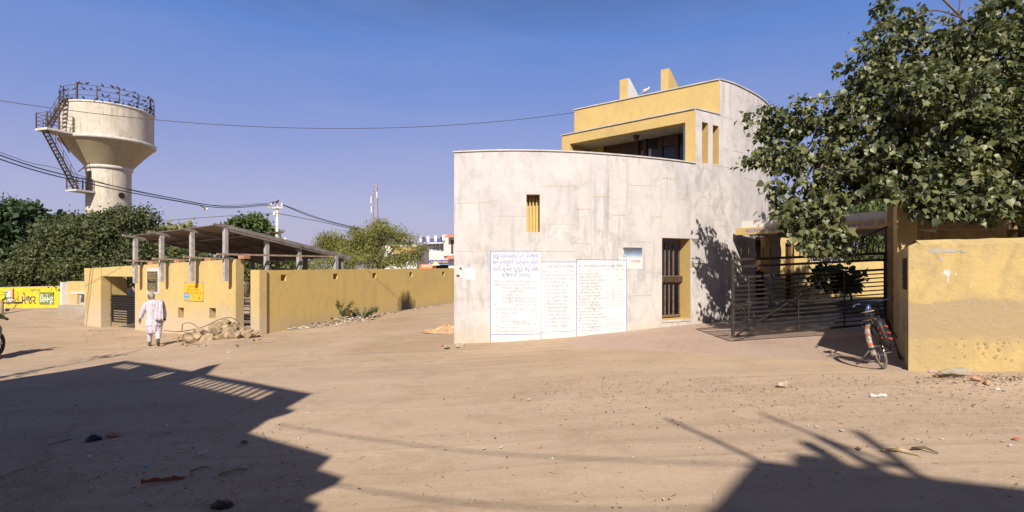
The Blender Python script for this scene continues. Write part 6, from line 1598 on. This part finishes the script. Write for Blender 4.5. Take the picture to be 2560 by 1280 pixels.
def motorbike():
    b = Vector((-13.62, 13.15, gnd(-13.62, 13.15))); T = thing('motorcycle', 'dark motorcycle cut off by the left edge of the picture', 'motorcycle', b)
    P = lambda x, y, z: b + Vector((x, y, z))
    def wheel(y, r):
        mb = MB(); pts = [P(0, y + r * math.sin(a), r + .04 + r * math.cos(a)) for a in np.linspace(0, 2 * PI, 33)]; mb.tube(pts, .045, 8); t = mb.build('tyre', 'rubber', T)
        mb = MB()
        for k in range(10): a = k * PI / 5; mb.tube([P(0, y, r + .04), P(0, y + r * math.sin(a), r + .04 + r * math.cos(a))], .008, 4)
        mb.ball(P(0, y, r + .04), (.09, .07, .07), 10, 6); mb.build('hub_and_spokes', 'chrome', t)
    wheel(-.62, .27); wheel(.66, .28)
    mb = MB(); mb.tube([P(0, .60, .32), P(0, .40, 1.0)], .035, 8); mb.bar(P(-.03, -.6, .32), P(-.03, .1, .35), .04); mb.tube([P(0, .42, .92), P(0, 0, .40), P(0, -.55, .55)], .04, 8); mb.build('frame', 'bag_black', T)
    mb = MB(); mb.ball(P(0, .12, .80), (.13, .26, .13), 14, 9); mb.build('fuel_tank', 'bike_blue', T)
    mb = MB(); limb(mb, [P(0, -.05, .80), P(0, -.35, .81), P(0, -.68, .86)], [.10, .13, .09], 12); mb.build('seat', 'rubber', T)
    mb = MB(); mb.box(P(0, .1, .45), (.22, .32, .30)); mb.tube([P(.1, .2, .3), P(.14, -.2, .26), P(.14, -.85, .34)], [.03, .035, .045], 8); mb.build('engine', 'chrome', T)
    mb = MB(); mb.tube(catmull([P(-.36, .26, 1.02), P(-.15, .36, 1.04), P(.15, .36, 1.04), P(.36, .26, 1.02)], 5), .014, 7); hb = mb.build('handlebar', 'chrome', T)
    mb = MB()
    for s in (-1, 1): mb.tube([P(s * .26, .32, 1.03), P(s * .34, .34, 1.22)], .006, 5); mb.ball(P(s * .36, .34, 1.26), (.055, .012, .04), 10, 6)
    mb.build('mirror', 'bag_black', hb)
    mb = MB(); mb.ball(P(0, .52, .92), (.09, .08, .09), 12, 8); mb.build('headlight', 'chrome', T)
    # rider
    R = thing('person', 'motorcyclist in green sleeves and pale jeans at the left edge', 'person', b + Vector((0, -.1, .8)))
    body = MB(); hd = P(0, -.02, 1.56); head(body, hd, (0, 1, 0)); limb(body, [P(0, -.1, 1.36), P(0, -.06, 1.42), P(0, -.03, 1.5)], [.06, .052, .05]); limb(body, [P(0, -.2, .9), P(0, -.18, 1.1), P(0, -.1, 1.36)], [.13, .13, .10], 14)
    for s in (-1, 1):
        limb(body, [P(s * .18, -.09, 1.34), P(s * .33, .02, 1.13), P(s * .35, .24, 1.06)], [.05, .042, .028]); hand(body, P(s * .35, .24, 1.06), (0, .9, -.25), (0, 0, -1), 1.05, 1.3)
        limb(body, [P(s * .10, -.2, .88), P(s * .22, .20, .78), P(s * .24, .05, .38)], [.09, .065, .04])
    remeshed(body, 'body', 'skin', R, .012, 1)
    mb = MB(); limb(mb, [P(0, -.2, .88), P(0, -.18, 1.1), P(0, -.12, 1.30), P(0, -.1, 1.39)], [.16, .165, .19, .07], 18)
    for s in (-1, 1): limb(mb, [P(s * .14, -.1, 1.33), P(s * .26, -.03, 1.22), P(s * .335, .04, 1.13), P(s * .345, .17, 1.08)], [.075, .066, .056, .05], 12)
    remeshed(mb, 'shirt', 'green_cloth', R, .014, 2)
    mb = MB(); limb(mb, [P(0, -.25, .92), P(0, -.15, .90)], [.17, .16], 14)
    for s in (-1, 1): limb(mb, [P(s * .09, -.2, .88), P(s * .17, .02, .86), P(s * .23, .20, .78), P(s * .245, .13, .58), P(s * .25, .04, .36)], [.12, .105, .085, .07, .065], 12)
    remeshed(mb, 'jeans', 'jeans', R, .014, 2)
    for s in (-1, 1): mb = MB(); limb(mb, [P(s * .25, -.04, .30), P(s * .26, .06, .26), P(s * .275, .22, .24)], [.045, .052, .035], 10); remeshed(mb, 'shoe', 'bag_black', R, .012, 1)
    mb = MB(); mb.ball(hd + Vector((0, -.015, .025)), (.080, .096, .084), 14, 9); mb.build('hair', 'bag_black', R)
    # both turned a little to the left, away from the road's middle
    T.rotation_euler.z = R.rotation_euler.z = .35; R.location = b + Matrix.Rotation(.35, 3, 'Z') @ Vector((0, -.1, .8))
motorbike()

# ---- bicycle: built upright with the rear wheel on the origin, heading +x, then leaned on its stand
def bicycle(name, label, loc, heading, lean, steer=.2):
    T = thing(name, label, 'bicycle', loc)
    Rm = Matrix.Rotation(heading, 3, 'Z') @ Matrix.Rotation(lean, 3, 'X'); o = Vector(loc)
    Q = lambda x, y, z: o + Rm @ Vector((x, y, z))
    r = .345; wb = 1.16
    def wheel(x, turn=0):
        Rt = Matrix.Rotation(turn, 3, 'Z'); C = lambda a, rr, y=0: Q(*(Vector((x, 0, r)) + Rt @ Vector((rr * math.cos(a), y, rr * math.sin(a)))))
        mb = MB(); mb.tube([C(a, r - .015) for a in np.linspace(0, 2 * PI, 37)], .019, 7); ty = mb.build('tyre', 'dusty_rubber', T)
        mb = MB(); mb.tube([C(a, r - .038) for a in np.linspace(0, 2 * PI, 37)], .010, 6); mb.tube([C(0, 0, -.04), C(0, 0, .04)], .018, 8); mb.build('rim', 'chrome', ty)
        mb = MB()
        for k in range(28): a = k * 2 * PI / 28; mb.tube([C(a, .018, .025 * (-1) ** k), C(a + .25 * (-1) ** (k // 2), r - .04)], .0016, 3)
        mb.build('spokes', 'chrome', ty); return C
    Cr = wheel(0); Cf = wheel(wb, steer)
    bb = (.44, 0, .29); st = (.30, 0, .80); hdt = (.92, 0, .86); hdb = (.95, 0, .72)
    mb = MB(); fr = lambda a, b, w=.015: mb.tube([Q(*a), Q(*b)], w, 8)
    fr(bb, st); fr(st, hdt); fr(bb, hdb); fr(hdb, hdt, .02)
    for s in (-.06, .06): fr((0, s, r), (bb[0], s * .5, bb[2]), .010); fr((0, s, r), (st[0], s * .2, st[2] - .03), .009)
    mb.build('frame', 'black_metal', T)
    mb = MB()
    for s in (-.055, .055): mb.tube([Q(wb, s, r), Q(.98, s * .8, .70), Q(.95, 0, .73)], .011, 6)
    mb.tube([Q(.94, 0, .78), Q(.905, 0, .98)], .013, 7); mb.build('fork', 'black_metal', T)
    mb = MB(); mb.tube(catmull([Q(.66, -.28, .99), Q(.80, -.26, 1.02), Q(.90, -.10, .985), Q(.90, .10, .985), Q(.80, .26, 1.02), Q(.66, .28, .99)], 5), .012, 7); hb = mb.build('handlebar', 'bike_blue', T)
    mb = MB()
    for s in (-1, 1): mb.tube([Q(.66, s * .28, .99), Q(.76, s * .272, 1.008)], .017, 8)
    mb.build('grip', 'rubber', hb)
    mb = MB(); vs = []
    mb.tube([Q(.16, 0, .885), Q(.20, 0, .89), Q(.27, 0, .885), Q(.36, 0, .89), Q(.44, 0, .895)], [(.03, .05), (.035, .10), (.03, .085), (.022, .04), (.018, .022)], 12); mb.tube([Q(*st), Q(.28, 0, .87)], .013, 6); sd_ = mb.build('saddle', 'bike_blue', T)
    mb = MB(); mb.tube([Q(.17, -.09, .872), Q(.15, 0, .872), Q(.17, .09, .872)], .008, 5); mb.build('saddle_piping', 'straw', sd_)
    # rear mudguard, painted and patched
    def guard(C, x, a0, a1, mt, nm, k=.0):
        mb = MB(); vs = []; A = np.linspace(a0, a1, 15)
        for a in A:
            for y, q in ((-.036, r + .012), (-.02, r + .026), (0, r + .030), (.02, r + .026), (.036, r + .012)): vs.append(C(a, q + k, y))
        mb.add(vs, [(i * 5 + j, i * 5 + j + 1, i * 5 + 6 + j, i * 5 + 5 + j) for i in range(14) for j in range(4)], 0, True)
        ob = mb.build(nm, mt, T); s = ob.modifiers.new('thick', 'SOLIDIFY'); s.thickness = .003; return ob
    g = guard(Cr, 0, .62 * PI, 1.10 * PI, 'guard_paint', 'rear_mudguard')
    for a0, a1, m in ((.66, .72, 'guard_orange'), (.80, .84, 'guard_orange'), (.93, .96, 'sign_red'), (.99, 1.02, 'bag_black')): guard(Cr, 0, a0 * PI, a1 * PI, m, 'painted_band', .002).parent = g
    guard(Cf, wb, .25 * PI, .85 * PI, 'black_metal', 'front_mudguard')
    # carrier, stand, chain case, pedals
    mb = MB()
    for s in (-.06, 0, .06): mb.tube([Q(.24, s, .76), Q(-.18, s, .745)], .006, 5)
    for x in (-.18, -.02, .12): mb.tube([Q(x, -.065, .75), Q(x, .065, .75)], .006, 5)
    for s in (-.07, .07): mb.tube([Q(0, s, r), Q(-.12, s, .745)], .006, 5)
    mb.build('carrier', 'rust_metal', T)
    mb = MB(); foot = o + Matrix.Rotation(heading, 3, 'Z') @ Vector((.06, .36 if lean < 0 else -.36, 0)); foot.z = gnd(foot.x, foot.y) + .01
    mb.tube([Q(.02, .05, .36), foot], .009, 6); mb.tube([Q(.30, -.09, .20), Q(.30, .09, .20)], .008, 5); mb.build('side_stand', 'bike_blue' if False else 'dusty_rubber', T)
    mb = MB()
    for s in (-1, 1): mb.bar(Q(.44, s * .06, .29), Q(.44 + .12 * s, s * .075, .29 - .12 * s), .016); mb.box(Q(.44 + .12 * s, s * .12, .29 - .12 * s), (.08, .09, .022), heading)
    mb.build('pedal_crank', 'chrome', T)
    mb = MB(); mb.tube([Q(.02, -.045, r + .05), Q(.25, -.05, .36), Q(.44, -.05, .40), Q(.52, -.05, .30), Q(.44, -.05, .20), Q(.02, -.045, r - .05)], .012, 5); mb.build('chain', 'rust_metal', T)
    return T, Q
def bikes():
    b = gp(2213, 921); T, Q = bicycle('bicycle', 'black roadster bicycle on its stand by the right wall, rear mudguard painted', b, math.atan2(.69, .72), -.30)
    # red spotted bag hung on the carrier: a thing of its own
    B = thing('pannier_bag', 'black bag with red spots hanging on the bicycle carrier', 'bag', Q(-.02, -.14, .45))
    mb = MB(); n = 16; vs = []
    for (z, sx, sy) in ((.34, .10, .035), (.36, .125, .05), (.50, .14, .062), (.62, .14, .058), (.71, .125, .045), (.745, .07, .02)):
        for k in range(n): a = 2 * PI * k / n; c, s = math.cos(a), math.sin(a); vs.append(Q(-.02 + sx * math.copysign(abs(c) ** .5, c), -.145 + sy * math.copysign(abs(s) ** .5, s), z))
    mb.add(vs, [(i * n + k, i * n + (k + 1) % n, (i + 1) * n + (k + 1) % n, (i + 1) * n + k) for i in range(5) for k in range(n)] + [tuple(range(n - 1, -1, -1)), tuple(5 * n + k for k in range(n))], 0, True); bg_ = mb.build('bag', 'bag_black', B)
    mb = ML()
    for (y, z, w_) in ((-.165, .61, .020), (-.125, .61, .016), (-.175, .53, .016), (-.125, .53, .016), (-.18, .46, .016), (-.13, .46, .016)):
        mb.ball(Q(-.163, y, z), (.006, .016, .014), 8, 5)
    for (x, z) in ((-.08, .62), (.02, .60), (-.07, .52), (.04, .5), (-.08, .43), (.02, .41)): mb.ball(Q(x, -.206, z), (.018, .006, .014), 8, 5)
    mb.build('red_spot', 'bag_red', bg_)
    mb = MB(); mb.tube(catmull([Q(-.13, -.14, .73), Q(-.10, -.05, .78), Q(.0, -.02, .775), Q(.09, -.13, .73)], 4), .008, 5); mb.build('strap', 'rust_metal', bg_)
    p = W(24, 778, 27.5); p.z = gnd(p.x, p.y) - .02; bicycle('bicycle', 'old dark bicycle parked in front of the painted advertisement wall', p - Vector((1.3, 0, 0)), .05, -.12)
    # rough wooden post with rail at the far left
    T = thing('wooden_rail', 'rough wooden post and rail at the extreme left beside the parked bicycle', 'rail', W(4, 790, 24))
    mb = MB(); a = W(3, 757, 24); mb.tube([(a.x, a.y, -1.1), (a.x, a.y, a.z + .05)], .09, 7); mb.build('post', 'pole_wood', T)
    mb = MB(); mb.tube([a, W(55, 757, 25)], .05, 6); mb.build('rail', 'pole_wood', T)
bikes()

# ================================================================== BEHIND THE CAMERA (the houses whose shadows lie on the road)
def near_houses():
    T = thing('street_house', 'two-storey house behind the viewer whose slotted roof parapet shades the road at left', 'house', (-6.5, -1, 0))
    A = Vector((-9.5, 3.2, 0)); B = Vector((-3.2, -.90, 0)); d = (B - A).normalized(); n = Vector((-d.y, d.x, 0)); back = Vector((d.y, -d.x, 0))
    if back.y > 0: back = -back
    Lf = (B - A).length; H = 6.5
    # Wall() treats its camera side as (t.y,-t.x); run it right-to-left so the road side is the front
    w = Wall([(B.x, B.y), (A.x, A.y)]); ln = w.len
    sl = []
    for k in range(14): q = .80 + k * .205; sl.append((q, q + .14, H - .60, H - .17))
    sl += [(4.35, 4.50, H - .62, H - .17), (4.58, 4.70, H - .62, H - .22), (3.72, 3.80, H - .45, H - .32)]
    for k in range(4): q = 6.1 + k * .26; sl.append((q, q + .17, H - .48, H - .14))
    mb = MB(); w.mesh(mb, 0, ln, -1.2, H - 1.0, .16, [(1.2, 2.3, 3.9, 5.0), (4.6, 5.7, 3.9, 5.0), (1.2, 2.3, .7, 1.9), (5.0, 6.0, -.6, 1.6)], 0, 0); mb.build('front_wall', 'beige_far', T)
    mb = MB(); w.mesh(mb, 0, ln, H - .999, H, .06, sl, 0, 0); mb.build('slotted_parapet', 'beige_far', T)
    C = B + back * 7; E = A + back * 7
    mb = MB()
    for p, q in ((B, C), (E, A), (C, E)):
        t = (q - p).normalized(); nn = Vector((t.y, -t.x, 0)); p2 = p + back * .165 if p is B else p; q2 = q + back * .165 if q is A else q
        mb.prism([p2, q2, q2 + nn * .2, p2 + nn * .2], -1.2, H - 1.0)
    mb.build('side_wall', 'beige_far', T)
    ii = d * .02; mb = MB(); mb.prism([A + back * .17 + ii, B + back * .17 - ii, C - back * .02 - ii, E - back * .02 + ii], H - 1.0, H - .8); mb.build('roof_deck', 'grey_concrete', T)
    mb = MB(); mb.prism([B + back * .17, B + back * 7, B + back * 7 + nn * 0 - d * .16, B + back * .17 - d * .16], H - .8, H - .001); mb.prism([A + back * .17, A + back * 7, A + back * 7 + d * .16, A + back * .17 + d * .16], H - .8, H - .001); mb.build('side_parapet', 'beige_far', T)
    mb = MB(); mb.prism([B + d * .0, B + d * .2, B + d * .2 + back * 2, B + back * 2], 5.72, 5.84); mb.build('ledge', 'grey_concrete', T)
    q = B - d * 3.6 + back * .3; mb = MB(); mb.prism([q, q + d * .45, q + d * .45 + back * .3, q + back * .3], H - .8, [H + .95, H + .30, H + .30, H + .95]); mb.build('roof_block', 'grey_concrete', T)
    # lower wing towards the viewer
    T2 = thing('street_house_wing', 'lower wing with stepped ledges beside the shading house', 'house', (-2.4, -2, 0))
    X = lambda x: B + d * ((x - B.x) / d.x)
    mb = MB(); mb.prism([B + d * .01, X(-1.9), X(-1.9) + back * 6, B + d * .01 + back * 6], -.6, 5.06); mb.build('wall', 'beige_far', T2)
    mb = MB(); mb.prism([X(-1.899), X(-1.6), X(-1.6) + back * 3, X(-1.899) + back * 3], 4.68, 4.80); mb.build('ledge', 'grey_concrete', T2)
    mb = MB(); mb.prism([X(-1.6), X(-1.28), X(-1.28) + back * 5, X(-1.6) + back * 5], 3.9, 4.32); mb.prism([X(-1.898), X(-1.601), X(-1.601) + back * 5, X(-1.898) + back * 5], -.4, 4.4); mb.build('side_ledge', 'grey_concrete', T2)
    # right house
    T3 = thing('corner_house', 'flat-roofed house behind the viewer that shades the road at bottom right', 'house', (4, -7, 0))
    b = Vector((1.95, -4.62, 0)); e = Vector((.928, -.371, 0)); k = Vector((-.62, -.785, 0))
    mb = MB(); mb.prism([b, b + e * 9, b + e * 9 + k * 7, b + k * 7], -.2, 7.0); mb.build('wall', 'beige_far', T3)
    mb = MB(); mb.prism([b + e * .5 + k * .1, b + e * .72 + k * .1, b + e * .72 + k * .3, b + e * .5 + k * .3], 7.001, 7.3); mb.build('water_drum', 'bag_black', T3)
    mb = ML()
    for (x, y, x2, y2, z2, r) in ((1.98, -4.62, 1.56, -4.70, 8.02, .028), (3.05, -5.2, 2.62, -4.80, 8.2, .022), (2.98, -5.05, 3.22, -5.08, 7.85, .05), (2.55, -4.9, 2.60, -4.95, 7.55, .07), (2.78, -5.0, 2.80, -5.05, 7.75, .05), (2.55, -4.9, 3.0, -5.05, 7.22, .04)):
        mb.tube([(x, y, 6.99), ((x + x2) / 2 + .02, (y + y2) / 2, (7 + z2) / 2), (x2, y2, z2)], r, 6)
    mb.build('roof_rod', 'rust_metal', T3)
    # slim tree beside the left house
    tree('slim_tree', 'slim palm-like sapling outside the left edge that throws a thin shadow', 'tree', (-10.95, 6.4, -.7), [((-10.9, 6.6, 4.6), (.25, .25, .5)), ((-10.9, 6.4, 3.2), (.2, .2, .5))], 'dark_leaf', .22, nclump=10, per=9, spread=.16, trunk_r=.055, shape=LEAF_N, trunk_top=.95)
near_houses()
for lab, a, b in (('thin cable strung between the two houses behind the viewer, upper one', (-3.0, -1.3, 5.6), (2.2, -4.7, 6.95)), ('thin cable strung between the two houses behind the viewer, lower one', (-1.95, -1.9, 4.75), (2.0, -4.9, 6.6))):
    a = Vector(a); b = Vector(b); mb = MB(); mb.tube([a.lerp(b, k / 12) - Vector((0, 0, .25 * math.sin(PI * k / 12))) for k in range(13)], .010, 5); tag(mb.build('overhead_cable', 'wire'), lab, 'cable')
# ================================================================== LIGHT, SKY, CAMERA
EL = math.radians(38.0)
sd = Vector((.012, math.cos(EL), -math.sin(EL))).normalized()
sun = D.lights.new('sun', 'SUN'); sun.energy = 4.9; sun.angle = math.radians(.55); sun.color = (1.0, .915, .79)
so = D.objects.new('sun', sun); COL.objects.link(so); so.rotation_euler = sd.to_track_quat('-Z', 'Y').to_euler()
w = D.worlds.new('World'); scene.world = w; w.use_nodes = True
nt = w.node_tree; bg = nt.nodes['Background']
sk = nt.nodes.new('ShaderNodeTexSky'); sk.sky_type = 'NISHITA'; sk.sun_disc = False
sk.sun_elevation = EL; sk.sun_rotation = PI; sk.air_density = 1.0; sk.dust_density = 1.6; sk.ozone_density = 4.0; sk.altitude = 100
# the sky in view: deep violet-blue at the top, paling to dusty lilac near the horizon
tc = nt.nodes.new('ShaderNodeTexCoord'); sep = nt.nodes.new('ShaderNodeSeparateXYZ'); L(nt, tc.outputs['Generated'], sep.inputs[0])
cl = N(nt, 'ShaderNodeTexNoise', Scale=2.2, Detail=6, Roughness=.6, Distortion=.4)
mp = nt.nodes.new('ShaderNodeMapping'); mp.inputs['Scale'].default_value = (1, 1, 3.5); L(nt, tc.outputs['Generated'], mp.inputs[0]); L(nt, mp.outputs[0], cl.inputs['Vector'])
zz = math_(nt, 'ADD', sep.outputs['Z'], math_(nt, 'MULTIPLY', math_(nt, 'SUBTRACT', cl.outputs['Fac'], .5), -.11))
g = ramp(nt, zz, [(0, (.70, .60, .80)), (.10, (.58, .56, .86)), (.22, (.38, .45, .88)), (.40, (.17, .33, .86)), (.54, (.07, .13, .34)), (1, (.02, .035, .09))])  # last stops: unseen sky above the frame, darkened to deepen the shadows
sc = N(nt, 'ShaderNodeVectorMath', operation='SCALE'); L(nt, g, sc.inputs[0]); sc.inputs['Scale'].default_value = 7.0
ci = N(nt, 'ShaderNodeTexNoise', Scale=1.6, Detail=8, Roughness=.62, Distortion=1.2)
mp2 = nt.nodes.new('ShaderNodeMapping'); mp2.inputs['Scale'].default_value = (1, 1.6, 5); mp2.inputs['Rotation'].default_value = (.2, .15, .6); L(nt, tc.outputs['Generated'], mp2.inputs[0]); L(nt, mp2.outputs[0], ci.inputs['Vector'])
veil = mix(nt, ramp(nt, ci.outputs['Fac'], [(.50, 0.0), (.80, .13)]), sc.outputs[0], (4.6, 4.7, 6.2))
sc = veil.node; sc_out = veil
mx = mix(nt, .82, sk.outputs[0], sc_out)
L(nt, mx, bg.inputs[0]); bg.inputs[1].default_value = .080
cam = D.cameras.new('camera'); cam.lens = 18.0; cam.sensor_width = 36; cam.shift_y = (HZ - 640) / 2560; cam.clip_end = 3000
co = D.objects.new('camera', cam); COL.objects.link(co); co.location = (0, 0, CAMZ); co.rotation_euler = (PI / 2, 0, 0)
scene.camera = co
scene.render.engine = 'CYCLES'
scene.view_settings.view_transform = 'Standard'; scene.view_settings.look = 'None'
scene.view_settings.gamma = 1; scene.view_settings.use_curve_mapping = False; scene.view_settings.exposure = .50
scene.cycles.diffuse_bounces = 2; scene.cycles.max_bounces = 8
